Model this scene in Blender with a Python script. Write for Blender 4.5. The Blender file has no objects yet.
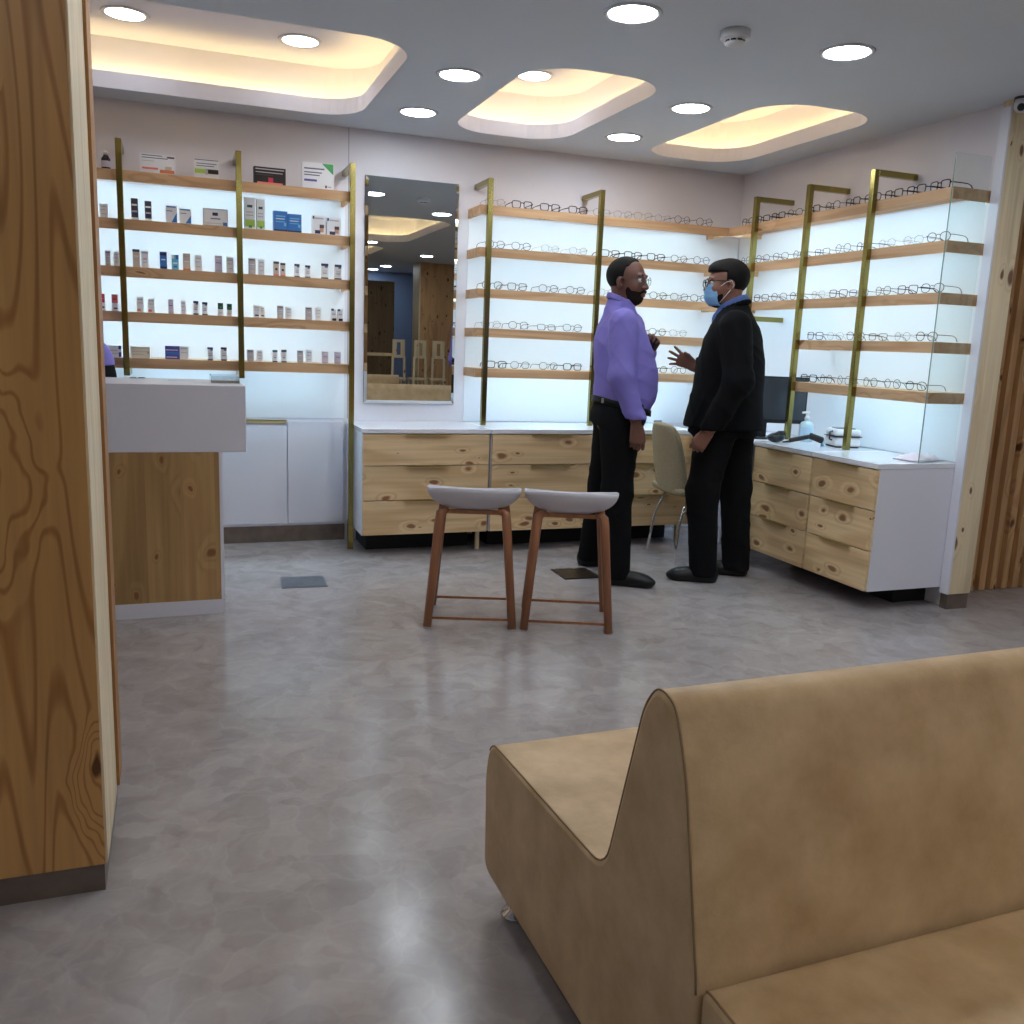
import bpy, bmesh, math, random
import numpy as np
from mathutils import Vector, Matrix
random.seed(7)
SC = bpy.context.scene
COL = SC.collection
PI = math.pi

# ------------------------------------------------------------------ materials
def srgb(r, g, b):
    f = lambda c: (c/12.92 if c <= .04045 else ((c+.055)/1.055)**2.4)
    return (f(r/255), f(g/255), f(b/255), 1)

def newmat(name):
    m = bpy.data.materials.new(name); m.use_nodes = True
    nt = m.node_tree
    return m, nt, nt.nodes['Principled BSDF'], nt.links

def plain(name, col, rough=.5, metal=0., spec=.5, noise=0., nscale=8., coat=0., bump=0., bscale=200., bdist=.002):
    m, nt, b, L = newmat(name)
    b.inputs['Base Color'].default_value = col
    b.inputs['Roughness'].default_value = rough
    b.inputs['Metallic'].default_value = metal
    b.inputs['Specular IOR Level'].default_value = spec
    b.inputs['Coat Weight'].default_value = coat
    tc = nt.nodes.new('ShaderNodeTexCoord')
    if noise:
        n = nt.nodes.new('ShaderNodeTexNoise'); n.inputs['Scale'].default_value = nscale; n.inputs['Detail'].default_value = 4
        L.new(tc.outputs['Object'], n.inputs['Vector'])
        r = nt.nodes.new('ShaderNodeValToRGB')
        r.color_ramp.elements[0].position = .3; r.color_ramp.elements[1].position = .7
        r.color_ramp.elements[0].color = tuple(c*(1-noise) for c in col[:3])+(1,)
        r.color_ramp.elements[1].color = tuple(min(1, c*(1+noise)) for c in col[:3])+(1,)
        L.new(n.outputs['Fac'], r.inputs['Fac']); L.new(r.outputs['Color'], b.inputs['Base Color'])
    if bump:
        n2 = nt.nodes.new('ShaderNodeTexNoise'); n2.inputs['Scale'].default_value = bscale; n2.inputs['Detail'].default_value = 3
        L.new(tc.outputs['Object'], n2.inputs['Vector'])
        bp = nt.nodes.new('ShaderNodeBump'); bp.inputs['Strength'].default_value = bump; bp.inputs['Distance'].default_value = bdist
        L.new(n2.outputs['Fac'], bp.inputs['Height']); L.new(bp.outputs['Normal'], b.inputs['Normal'])
    return m

def emit(name, col, s):
    m = bpy.data.materials.new(name); m.use_nodes = True
    nt = m.node_tree; nt.nodes.clear()
    o = nt.nodes.new('ShaderNodeOutputMaterial'); e = nt.nodes.new('ShaderNodeEmission')
    e.inputs['Color'].default_value = col; e.inputs['Strength'].default_value = s
    nt.links.new(e.outputs[0], o.inputs[0])
    return m

def glassy(name, tint=(1, 1, 1, 1), f0=.04, rough=0.):
    m = bpy.data.materials.new(name); m.use_nodes = True
    nt = m.node_tree; nt.nodes.clear(); L = nt.links
    o = nt.nodes.new('ShaderNodeOutputMaterial'); t = nt.nodes.new('ShaderNodeBsdfTransparent')
    g = nt.nodes.new('ShaderNodeBsdfGlossy'); mx = nt.nodes.new('ShaderNodeMixShader'); f = nt.nodes.new('ShaderNodeLayerWeight')
    f.inputs['Blend'].default_value = .5
    p = nt.nodes.new('ShaderNodeMath'); p.operation = 'POWER'; p.inputs[1].default_value = 5
    a = nt.nodes.new('ShaderNodeMath'); a.operation = 'MULTIPLY_ADD'; a.inputs[1].default_value = 1-f0; a.inputs[2].default_value = f0
    t.inputs['Color'].default_value = tint; g.inputs['Roughness'].default_value = rough
    L.new(f.outputs['Facing'], p.inputs[0]); L.new(p.outputs[0], a.inputs[0]); L.new(a.outputs[0], mx.inputs[0])
    L.new(t.outputs[0], mx.inputs[1]); L.new(g.outputs[0], mx.inputs[2]); L.new(mx.outputs[0], o.inputs[0])
    return m

def pine(name, base, dark, knot, axis='Z', field=2.2, rings=9., kscale=4., ringmix=.55, rough=.45, plank=0., kstretch=.45, along=.13, knotsize=.07, plane='XZ', line=.1, off=(0, 0, 0)):
    """procedural pine: contour-line growth rings, knots that bend the rings, fine fibre"""
    m, nt, b, L = newmat(name)
    N = nt.nodes.new
    tc = N('ShaderNodeTexCoord'); oi = N('ShaderNodeObjectInfo')
    add = N('ShaderNodeVectorMath'); add.operation = 'ADD'
    mul = N('ShaderNodeMath'); mul.operation = 'MULTIPLY'; mul.inputs[1].default_value = 13.7
    L.new(oi.outputs['Random'], mul.inputs[0])
    L.new(tc.outputs['Object'], add.inputs[0]); L.new(mul.outputs[0], add.inputs[1])
    of = N('ShaderNodeVectorMath'); of.operation = 'ADD'; of.inputs[1].default_value = off
    L.new(add.outputs[0], of.inputs[0]); vec = of.outputs[0]
    if plank:
        sx = N('ShaderNodeSeparateXYZ'); L.new(tc.outputs['Object'], sx.inputs[0])
        d = N('ShaderNodeMath'); d.operation = 'DIVIDE'; d.inputs[1].default_value = plank
        L.new(sx.outputs['X'], d.inputs[0])
        fl = N('ShaderNodeMath'); fl.operation = 'FLOOR'; L.new(d.outputs[0], fl.inputs[0])
        m2 = N('ShaderNodeMath'); m2.operation = 'MULTIPLY'; m2.inputs[1].default_value = 3.37; L.new(fl.outputs[0], m2.inputs[0])
        a2 = N('ShaderNodeVectorMath'); a2.operation = 'ADD'; L.new(vec, a2.inputs[0]); L.new(m2.outputs[0], a2.inputs[1]); vec = a2.outputs[0]
    def stretched(s):
        mp = N('ShaderNodeMapping')
        sc = [1, 1, 1]; sc['XYZ'.index(axis)] = s
        mp.inputs['Scale'].default_value = sc
        L.new(vec, mp.inputs['Vector']); return mp.outputs[0]
    n = N('ShaderNodeTexNoise'); n.inputs['Scale'].default_value = field; n.inputs['Detail'].default_value = 1.2; n.inputs['Roughness'].default_value = .4
    L.new(stretched(along), n.inputs['Vector'])
    v = N('ShaderNodeTexVoronoi'); v.voronoi_dimensions = '2D'; v.inputs['Scale'].default_value = kscale
    sk = N('ShaderNodeSeparateXYZ'); L.new(stretched(kstretch), sk.inputs[0])
    ck = N('ShaderNodeCombineXYZ'); L.new(sk.outputs[plane[0]], ck.inputs[0]); L.new(sk.outputs[plane[1]], ck.inputs[1])
    wn_ = N('ShaderNodeTexNoise'); wn_.inputs['Scale'].default_value = 9.; wn_.inputs['Detail'].default_value = 2; L.new(stretched(.5), wn_.inputs['Vector'])
    wx = N('ShaderNodeMix'); wx.data_type = 'RGBA'; wx.blend_type = 'LINEAR_LIGHT'; wx.inputs[0].default_value = .20/kscale
    L.new(ck.outputs[0], wx.inputs[6]); L.new(wn_.outputs['Color'], wx.inputs[7]); L.new(wx.outputs[2], v.inputs['Vector'])
    sc_ = N('ShaderNodeSeparateColor'); L.new(v.outputs['Color'], sc_.inputs[0])
    dv = N('ShaderNodeMath'); dv.operation = 'MULTIPLY_ADD'; dv.inputs[1].default_value = 1.1; dv.inputs[2].default_value = .25; L.new(sc_.outputs[0], dv.inputs[0])
    dd = N('ShaderNodeMath'); dd.operation = 'DIVIDE'; L.new(v.outputs['Distance'], dd.inputs[0]); L.new(dv.outputs[0], dd.inputs[1])
    kd = dd.outputs[0]
    k = N('ShaderNodeMapRange'); k.interpolation_type = 'SMOOTHERSTEP'
    k.inputs['From Min'].default_value = .0; k.inputs['From Max'].default_value = .34; k.inputs['To Min'].default_value = 1.; k.inputs['To Max'].default_value = 0.
    L.new(kd, k.inputs['Value'])
    km = N('ShaderNodeMath'); km.operation = 'MULTIPLY'; km.inputs[1].default_value = .30; L.new(k.outputs[0], km.inputs[0])
    s = N('ShaderNodeMath'); s.operation = 'ADD'; L.new(n.outputs['Fac'], s.inputs[0]); L.new(km.outputs[0], s.inputs[1])
    fr = N('ShaderNodeMath'); fr.operation = 'MULTIPLY'; fr.inputs[1].default_value = rings*2*PI; L.new(s.outputs[0], fr.inputs[0])
    sn = N('ShaderNodeMath'); sn.operation = 'SINE'; L.new(fr.outputs[0], sn.inputs[0])
    rr = N('ShaderNodeMapRange'); rr.inputs['From Min'].default_value = line; rr.inputs['From Max'].default_value = 1.; L.new(sn.outputs[0], rr.inputs['Value'])
    ff = N('ShaderNodeTexNoise'); ff.inputs['Scale'].default_value = 60; ff.inputs['Detail'].default_value = 3
    L.new(stretched(.03), ff.inputs['Vector'])
    bl = N('ShaderNodeTexNoise'); bl.inputs['Scale'].default_value = 3.; L.new(stretched(.3), bl.inputs['Vector'])
    m1 = N('ShaderNodeMath'); m1.operation = 'MULTIPLY'; m1.inputs[1].default_value = ringmix; L.new(rr.outputs[0], m1.inputs[0])
    mixA = N('ShaderNodeMix'); mixA.data_type = 'RGBA'; mixA.inputs[6].default_value = base; mixA.inputs[7].default_value = dark
    L.new(m1.outputs[0], mixA.inputs[0])
    tone = N('ShaderNodeMath'); tone.operation = 'MULTIPLY_ADD'; tone.inputs[1].default_value = .5; tone.inputs[2].default_value = .75
    L.new(ff.outputs['Fac'], tone.inputs[0])
    tone2 = N('ShaderNodeMath'); tone2.operation = 'MULTIPLY_ADD'; tone2.inputs[1].default_value = .6; tone2.inputs[2].default_value = .7
    L.new(bl.outputs['Fac'], tone2.inputs[0])
    tm = N('ShaderNodeMath'); tm.operation = 'MULTIPLY'; L.new(tone.outputs[0], tm.inputs[0]); L.new(tone2.outputs[0], tm.inputs[1])
    mixB = N('ShaderNodeMix'); mixB.data_type = 'RGBA'; mixB.blend_type = 'MULTIPLY'; mixB.inputs[0].default_value = 1.
    L.new(mixA.outputs[2], mixB.inputs[6]); L.new(tm.outputs[0], mixB.inputs[7])
    kc = N('ShaderNodeMapRange'); kc.interpolation_type = 'SMOOTHSTEP'
    kc.inputs['From Min'].default_value = knotsize*.45; kc.inputs['From Max'].default_value = knotsize; kc.inputs['To Min'].default_value = .92; kc.inputs['To Max'].default_value = 0.
    L.new(kd, kc.inputs['Value'])
    mixC = N('ShaderNodeMix'); mixC.data_type = 'RGBA'; mixC.inputs[7].default_value = knot
    L.new(kc.outputs[0], mixC.inputs[0]); L.new(mixB.outputs[2], mixC.inputs[6])
    L.new(mixC.outputs[2], b.inputs['Base Color'])
    b.inputs['Roughness'].default_value = rough; b.inputs['Specular IOR Level'].default_value = .35
    return m

M = {}
M['wall'] = plain('wall_paint', srgb(226, 223, 229), .55, noise=.02, nscale=3)
M['back_panel'] = plain('white_back_panel', srgb(236, 240, 246), .35)
M['laminate'] = plain('white_laminate', srgb(226, 227, 238), .3)
M['laminate_gloss'] = plain('white_gloss_laminate', srgb(232, 234, 242), .12)
M['ceil'] = plain('ceiling_paint', srgb(216, 226, 236), .7, noise=.015, nscale=2)
M['lip'] = plain('cove_white_paint', srgb(226, 227, 242), .6)
M['gold'] = plain('brushed_brass', srgb(148, 136, 80), .22, metal=1.)
M['gold_satin'] = plain('satin_brass', srgb(206, 180, 122), .45, metal=.35)
M['chrome'] = plain('chrome', (.75, .75, .77, 1), .08, metal=1.)
M['steel'] = plain('steel_plate', srgb(120, 124, 130), .4, metal=.8, noise=.15, nscale=40)
M['mirror'] = plain('mirror_silver', (.66, .69, .69, 1), .01, metal=1.)
M['black'] = plain('black_plastic', (.010, .010, .012, 1), .35)
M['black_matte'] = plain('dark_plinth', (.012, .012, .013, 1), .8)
M['white_plastic'] = plain('white_plastic', srgb(222, 224, 228), .4)
M['seat_shell'] = plain('seat_shell_plastic', srgb(196, 194, 202), .5, bump=.15, bscale=500, bdist=.001)
M['grey'] = plain('grey_plastic', srgb(120, 122, 128), .5)
M['screen'] = plain('monitor_screen', srgb(58, 64, 72), .35)
M['stone'] = plain('skirting_stone', srgb(112, 98, 88), .3, noise=.22, nscale=14)
M['oak'] = pine('stool_oak', srgb(158, 108, 78), srgb(128, 84, 58), srgb(120, 70, 45), 'Z', 14, 2.5, 1.5, .4, .4, knotsize=.0)
M['glass'] = glassy('clear_glass', (.95, .975, .97, 1))
M['glass_edge'] = plain('glass_polished_edge', srgb(120, 150, 145), .15)
M['lens'] = glassy('demo_lens', (.97, .98, .98, 1))
M['acrylic'] = glassy('clear_acrylic', (.92, .94, .95, 1), .07)
M['paper'] = plain('paper', srgb(225, 226, 230), .7)
KN = srgb(138, 88, 56)
M['shelf_pine'] = pine('shelf_pine', srgb(206, 168, 128), srgb(176, 134, 96), KN, 'X', 7, 5, 4., .5, .5, kstretch=.35, knotsize=.05)
M['shelf_pine_y'] = pine('shelf_pine_side', srgb(206, 170, 132), srgb(178, 138, 100), KN, 'Y', 7, 5, 4., .5, .5, kstretch=.35, knotsize=.05, plane='YZ')
M['drawer_pine'] = pine('drawer_pine', srgb(228, 200, 156), srgb(198, 160, 114), KN, 'X', 6, 5, 8., .55, .4, kstretch=.5, knotsize=.13, line=-.2)
M['drawer_pine_y'] = pine('drawer_pine_side', srgb(228, 202, 158), srgb(200, 162, 118), KN, 'Y', 6, 5, 7., .55, .4, kstretch=.55, knotsize=.13, plane='YZ', line=-.2)
M['desk_pine'] = pine('desk_pine', srgb(182, 148, 100), srgb(154, 118, 76), KN, 'Z', 4.5, 5, 6., .45, .45, plank=.14, kstretch=.6, knotsize=.11)
M['pillar_pine'] = pine('pillar_pine', srgb(200, 152, 94), srgb(152, 100, 50), srgb(84, 44, 20), 'Z', 7.5, 13, 2.6, .7, .4, kstretch=.42, along=.085, knotsize=.06, line=.45, off=(-.10, 0, .72))
M['pale_pine'] = pine('pale_pine', srgb(228, 210, 176), srgb(204, 180, 140), srgb(110, 66, 38), 'Z', 5, 5, 7., .4, .45, kstretch=.5, knotsize=.12)
M['lit_side_pine'] = pine('lit_side_board_pine', srgb(232, 216, 184), srgb(208, 186, 148), srgb(110, 66, 38), 'Z', 9, 4, 3., .4, .45, knotsize=.0, plane='YZ')  # light falling on the pillar's right side is put into this paler colour
M['edge_pine'] = pine('edge_pine', srgb(178, 130, 82), srgb(150, 102, 60), srgb(100, 60, 30), 'Z', 12, 3, 2, .5, .45, knotsize=.0)
M['slat_pine'] = pine('slat_pine', srgb(196, 154, 108), srgb(160, 116, 74), srgb(84, 44, 24), 'Z', 8, 4, 6.0, .5, .45, kstretch=.6, knotsize=.10)
M['dark_pine'] = pine('dark_pine_panel', srgb(124, 104, 76), srgb(100, 82, 58), srgb(40, 26, 18), 'Z', 5, 5, 8., .4, .5, plank=.2, knotsize=.14)
M['blue_wall'] = plain('blue_panel', srgb(120, 140, 176), .6)
M['cream_fabric'] = plain('cream_fabric', srgb(160, 147, 120), .85, noise=.12, nscale=90, bump=.4, bscale=260)
M['led'] = emit('shelf_led_strip', srgb(184, 228, 255), 16.)
M['warm_led'] = emit('cove_led_strip', (1., .70, .25, 1), 10.)
M['downlight'] = emit('downlight_diffuser', (.85, .925, 1., 1), 42.)
M['downlight_soft'] = emit('recess_downlight_diffuser', (.85, .925, 1., 1), 9.)
M['trim'] = plain('light_trim', srgb(214, 216, 222), .45)

# leather
m, nt, b, L = newmat('tan_leather'); M['leather'] = m
tc = nt.nodes.new('ShaderNodeTexCoord')
n = nt.nodes.new('ShaderNodeTexNoise'); n.inputs['Scale'].default_value = 9; n.inputs['Detail'].default_value = 6; n.inputs['Roughness'].default_value = .6
n2 = nt.nodes.new('ShaderNodeTexNoise'); n2.inputs['Scale'].default_value = 170; n2.inputs['Detail'].default_value = 4
r = nt.nodes.new('ShaderNodeValToRGB'); r.color_ramp.elements[0].position = .33; r.color_ramp.elements[1].position = .70
r.color_ramp.elements[0].color = srgb(186, 156, 116); r.color_ramp.elements[1].color = srgb(216, 188, 148)
bp = nt.nodes.new('ShaderNodeBump'); bp.inputs['Strength'].default_value = .25; bp.inputs['Distance'].default_value = .0015
L.new(tc.outputs['Object'], n.inputs['Vector']); L.new(tc.outputs['Object'], n2.inputs['Vector'])
L.new(n.outputs['Fac'], r.inputs['Fac']); L.new(r.outputs['Color'], b.inputs['Base Color'])
L.new(n2.outputs['Fac'], bp.inputs['Height']); L.new(bp.outputs['Normal'], b.inputs['Normal'])
b.inputs['Roughness'].default_value = .48; b.inputs['Specular IOR Level'].default_value = .4
M['seam'] = plain('leather_seam', srgb(150, 122, 88), .6)

# polished emperador-like marble
m, nt, b, L = newmat('polished_marble'); M['marble'] = m
N = nt.nodes.new
tc = N('ShaderNodeTexCoord')
wn = N('ShaderNodeTexNoise'); wn.inputs['Scale'].default_value = 4.; wn.inputs['Detail'].default_value = 4
L.new(tc.outputs['Object'], wn.inputs['Vector'])
wm = N('ShaderNodeMix'); wm.data_type = 'RGBA'; wm.blend_type = 'LINEAR_LIGHT'; wm.inputs[0].default_value = .16
L.new(tc.outputs['Object'], wm.inputs[6]); L.new(wn.outputs['Color'], wm.inputs[7])
v1 = N('ShaderNodeTexVoronoi'); v1.feature = 'SMOOTH_F1'; v1.inputs['Scale'].default_value = 11.; v1.inputs['Smoothness'].default_value = .35
v2 = N('ShaderNodeTexVoronoi'); v2.feature = 'DISTANCE_TO_EDGE'; v2.inputs['Scale'].default_value = 11.
L.new(wm.outputs[2], v1.inputs['Vector']); L.new(wm.outputs[2], v2.inputs['Vector'])
nb = N('ShaderNodeTexNoise'); nb.inputs['Scale'].default_value = 9.; nb.inputs['Detail'].default_value = 8; nb.inputs['Roughness'].default_value = .62
L.new(wm.outputs[2], nb.inputs['Vector'])
sp = N('ShaderNodeSeparateColor'); L.new(v1.outputs['Color'], sp.inputs[0])
ad = N('ShaderNodeMath'); ad.operation = 'MULTIPLY_ADD'; ad.inputs[1].default_value = .22; L.new(sp.outputs[0], ad.inputs[0]); 
nbm = N('ShaderNodeMath'); nbm.operation = 'MULTIPLY'; nbm.inputs[1].default_value = .8; L.new(nb.outputs['Fac'], nbm.inputs[0]); L.new(nbm.outputs[0], ad.inputs[2])
r = N('ShaderNodeValToRGB'); e = r.color_ramp.elements
e[0].position = .28; e[0].color = srgb(146, 138, 138); e[1].position = .85; e[1].color = srgb(180, 173, 172)
L.new(ad.outputs[0], r.inputs['Fac'])
ve = N('ShaderNodeMapRange'); ve.interpolation_type = 'SMOOTHSTEP'; ve.inputs['From Max'].default_value = .09; ve.inputs['To Min'].default_value = .14; ve.inputs['To Max'].default_value = 0.
L.new(v2.outputs['Distance'], ve.inputs['Value'])
vm = N('ShaderNodeMath'); vm.operation = 'MULTIPLY'; L.new(ve.outputs[0], vm.inputs[0]); L.new(nb.outputs['Fac'], vm.inputs[1])
mx = N('ShaderNodeMix'); mx.data_type = 'RGBA'; mx.inputs[7].default_value = srgb(216, 208, 202)
L.new(vm.outputs[0], mx.inputs[0]); L.new(r.outputs['Color'], mx.inputs[6]); L.new(mx.outputs[2], b.inputs['Base Color'])
rn = N('ShaderNodeMapRange'); rn.inputs['To Min'].default_value = .13; rn.inputs['To Max'].default_value = .25
L.new(nb.outputs['Fac'], rn.inputs['Value']); L.new(rn.outputs[0], b.inputs['Roughness'])
b.inputs['Specular IOR Level'].default_value = .42

# ------------------------------------------------------------------ mesh builder
class MB:
    def __init__(s): s.v = []; s.f = []; s.m = []; s.sm = []
    def add(s, vs, fs, mi=0, smooth=False):
        o = len(s.v); s.v += [tuple(p) for p in vs]
        for f in fs: s.f.append(tuple(i+o for i in f)); s.m.append(mi); s.sm.append(smooth)
    def box(s, x0, x1, y0, y1, z0, z1, mi=0, bev=0., mat=None):
        if bev:
            bm = bmesh.new(); bmesh.ops.create_cube(bm, size=1)
            for q in bm.verts: q.co = Vector(((x0+x1)/2+q.co.x*(x1-x0), (y0+y1)/2+q.co.y*(y1-y0), (z0+z1)/2+q.co.z*(z1-z0)))
            bmesh.ops.bevel(bm, geom=list(bm.edges), offset=bev, segments=2, affect='EDGES', profile=.5)
            s.bm(bm, mi, mat=mat); return
        vs = [(x, y, z) for x in (x0, x1) for y in (y0, y1) for z in (z0, z1)]
        if mat: vs = [mat @ Vector(p) for p in vs]
        s.add(vs, [(0, 1, 3, 2), (4, 6, 7, 5), (0, 4, 5, 1), (2, 3, 7, 6), (0, 2, 6, 4), (1, 5, 7, 3)], mi)
    def bm(s, bm, mi=0, smooth=False, mat=None):
        bm.verts.index_update()
        vs = [(mat @ q.co if mat else q.co.copy()) for q in bm.verts]
        s.add(vs, [[q.index for q in f.verts] for f in bm.faces], mi, smooth); bm.free()
    def lathe(s, prof, seg=24, mi=0, c=(0, 0, 0), mat=None, smooth=True):
        vs = []; fs = []
        for r, z in prof:
            for k in range(seg):
                a = 2*PI*k/seg; p = Vector((r*math.cos(a), r*math.sin(a), z))
                p = mat @ p if mat else p
                vs.append((p.x+c[0], p.y+c[1], p.z+c[2]))
        n = len(prof)
        for i in range(n-1):
            for k in range(seg):
                fs.append((i*seg+k, i*seg+(k+1) % seg, (i+1)*seg+(k+1) % seg, (i+1)*seg+k))
        fs.append(tuple(range(seg-1, -1, -1))); fs.append(tuple((n-1)*seg+k for k in range(seg)))
        s.add(vs, fs, mi, smooth)
    def tube(s, pts, r, seg=8, mi=0, closed=False, smooth=True, flat=1.):
        pts = [Vector(p) for p in pts]; n = len(pts); vs = []; fs = []
        rr = r if isinstance(r, (list, tuple)) else [r]*n
        up = None
        for i, p in enumerate(pts):
            a = pts[(i-1) % n] if (closed or i > 0) else p; c = pts[(i+1) % n] if (closed or i < n-1) else p
            t = (c-a).normalized()
            if up is None:
                up = Vector((0, 0, 1)) if abs(t.z) < .9 else Vector((0, 1, 0))
            x = t.cross(up)
            if x.length < 1e-5: x = t.orthogonal()
            x.normalize(); y = x.cross(t); up = y
            for k in range(seg):
                an = 2*PI*(k+.5)/seg
                vs.append(p+x*math.cos(an)*rr[i]*flat+y*math.sin(an)*rr[i])
        for i in range(n if closed else n-1):
            j = (i+1) % n
            for k in range(seg): fs.append((i*seg+k, i*seg+(k+1) % seg, j*seg+(k+1) % seg, j*seg+k))
        if not closed:
            fs.append(tuple(range(seg-1, -1, -1))); fs.append(tuple((n-1)*seg+k for k in range(seg)))
        s.add(vs, fs, mi, smooth)
    def bar(s, a, b_, w, h=None, mi=0, bev=.0):
        """square bar from a to b"""
        a = Vector(a); b_ = Vector(b_); h = h or w
        t = (b_-a); ln = t.length; t.normalize()
        up = Vector((0, 0, 1)) if abs(t.z) < .9 else Vector((0, 1, 0))
        x = t.cross(up).normalized(); y = x.cross(t)
        mt = Matrix((x, y, t)).transposed().to_4x4(); mt.translation = a
        s.box(-w/2, w/2, -h/2, h/2, 0, ln, mi, bev, mt)
    def prism(s, poly, ax, a, b_, mi=0, smooth=False):
        """poly in the two remaining axes, extruded along ax"""
        n = len(poly); vs = []
        for t in (a, b_):
            for p in poly:
                q = list(p); q.insert(ax, t); vs.append(q)
        fs = [(i, (i+1) % n, n+(i+1) % n, n+i) for i in range(n)] + [tuple(range(n-1, -1, -1)), tuple(range(n, 2*n))]
        s.add(vs, fs, mi, smooth)
    def ellipsoid(s, c, r, seg=16, rings=10, mi=0, mat=None):
        bm = bmesh.new(); bmesh.ops.create_uvsphere(bm, u_segments=seg, v_segments=rings, radius=1)
        for q in bm.verts:
            p = Vector((q.co.x*r[0], q.co.y*r[1], q.co.z*r[2])); p = mat @ p if mat else p
            q.co = p+Vector(c)
        s.bm(bm, mi, True)
    def build(s, name, mats, parent=None, label=None, fixn=True):
        me = bpy.data.meshes.new(name)
        me.from_pydata(s.v, [], s.f)
        if not isinstance(mats, (list, tuple)): mats = [mats]
        for q in mats: me.materials.append(M[q] if isinstance(q, str) else q)
        me.polygons.foreach_set('material_index', s.m); me.polygons.foreach_set('use_smooth', s.sm)
        if fixn:
            bm = bmesh.new(); bm.from_mesh(me); bmesh.ops.recalc_face_normals(bm, faces=bm.faces); bm.to_mesh(me); bm.free()
        me.update()
        o = bpy.data.objects.new(name, me); COL.objects.link(o)
        if parent: o.parent = parent
        if label: o['label'] = label
        return o

def tag(o, label, cat, group=None, kind=None):
    o['label'] = label; o['category'] = cat
    if group: o['group'] = group
    if kind: o['kind'] = kind
    return o
def thing(name, label, cat, loc=(0, 0, 0), rz=0, group=None):
    o = bpy.data.objects.new(name, None); COL.objects.link(o); o.empty_display_size = .05
    o.location = loc; o.rotation_euler = (0, 0, rz)
    return tag(o, label, cat, group)
def struct(name, mb, mats, parent=None):
    o = mb.build(name, mats, parent)
    if not parent: o['kind'] = 'structure'
    return o
def dup(root, loc=None, rz=None, label=None, group=None):
    r = root.copy(); COL.objects.link(r)
    if loc is not None: r.location = loc
    if rz is not None: r.rotation_euler = (0, 0, rz)
    if label: r['label'] = label
    if group: r['group'] = group
    for ch in list(root.children):
        c = ch.copy(); COL.objects.link(c); c.parent = r
        for g in list(ch.children):
            d = g.copy(); COL.objects.link(d); d.parent = c
    return r
ORD = ['zeroth', 'first', 'second', 'third', 'fourth', 'fifth', 'sixth', 'seventh', 'eighth', 'ninth', 'tenth', 'eleventh', 'twelfth', 'thirteenth', 'fourteenth', 'fifteenth', 'sixteenth', 'seventeenth', 'eighteenth', 'nineteenth', 'twentieth']
SHELF = ['top shelf', 'second shelf from the top', 'middle shelf', 'fourth shelf from the top', 'bottom shelf']

# ------------------------------------------------------------------ camera
cam = bpy.data.cameras.new('camera'); co = bpy.data.objects.new('camera', cam); COL.objects.link(co); SC.camera = co
yaw, pit, rol, fpx = 0.3589103, 0.18380547, -0.03972103, 899.389
cy, sy = math.cos(yaw), math.sin(yaw)
F = Vector((sy*math.cos(pit), cy*math.cos(pit), -math.sin(pit))); R_ = Vector((cy, -sy, 0)); D_ = F.cross(R_)
r2 = R_*math.cos(rol)+D_*math.sin(rol); d2 = -R_*math.sin(rol)+D_*math.cos(rol)
mt = Matrix((r2, -d2, -F)).transposed().to_4x4(); mt.translation = (0, 0, 1.23)
co.matrix_world = mt
cam.sensor_width = 36; cam.lens = fpx/1024*36; cam.clip_start = .05

# ------------------------------------------------------------------ room shell
CE = 2.42; YB = 5.49; XR = 3.645; XL = -2.2; XF = 6.0; YF = -5.4
mb = MB(); mb.box(XL-.1, XF+.1, YF-.1, YB+.1, -.1, 0); struct('floor', mb, 'marble')
mb = MB(); mb.box(XL, XR+.12, YB, YB+.1, 0, 2.8); struct('wall_back', mb, 'wall')
mb = MB(); mb.box(XR, XR+.1, 3.388, YB, 0, CE); struct('wall_right', mb, 'wall')
mb = MB(); mb.box(XL-.1, XL, YF, YB+.1, 0, 2.8); struct('wall_left', mb, 'wall')
mb = MB(); mb.box(XF, XF+.1, YF, 3.7, 0, CE); struct('wall_far_right', mb, 'wall')
mb = MB(); mb.box(XL, XF, YF-.1, YF, 0, CE); struct('wall_front', mb, 'wall')
mb = MB(); mb.box(.964, .967, YB-.0012, YB+.001, .75, CE); struct('trim_1', mb, M['grey'])
# ceiling with rounded openings
def rrect(x0, x1, y0, y1, r, n=8):
    out = []
    for cx, cy_, a0 in ((x1-r, y0+r, -PI/2), (x1-r, y1-r, 0), (x0+r, y1-r, PI/2), (x0+r, y0+r, PI)):
        for k in range(n+1):
            a = a0+PI/2*k/n; out.append((cx+r*math.cos(a), cy_+r*math.sin(a)))
    return out
COVES = [(-1.5, .965, 3.86, 5.255, .24), (1.478, 2.155, 3.86, 5.23, .24), (2.70, 3.375, 3.86, 5.245, .24), (.6, 2.70, -.46, 1.85, .3), (1.2, 2.62, -2.6, -1.1, .25)]
bm = bmesh.new()
def loop(pts, z):
    vs = [bm.verts.new((x, y, z)) for x, y in pts]
    return [bm.edges.new((vs[i], vs[(i+1) % len(vs)])) for i in range(len(vs))]
ed = loop([(XL-.1, YF-.1), (XF+.1, YF-.1), (XF+.1, YB+.1), (XL-.1, YB+.1)], CE)
for c in COVES: ed += loop(rrect(*c), CE)
bmesh.ops.triangle_fill(bm, use_beauty=True, edges=ed)
mb = MB(); mb.bm(bm); struct('ceiling', mb, 'ceil')
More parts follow.
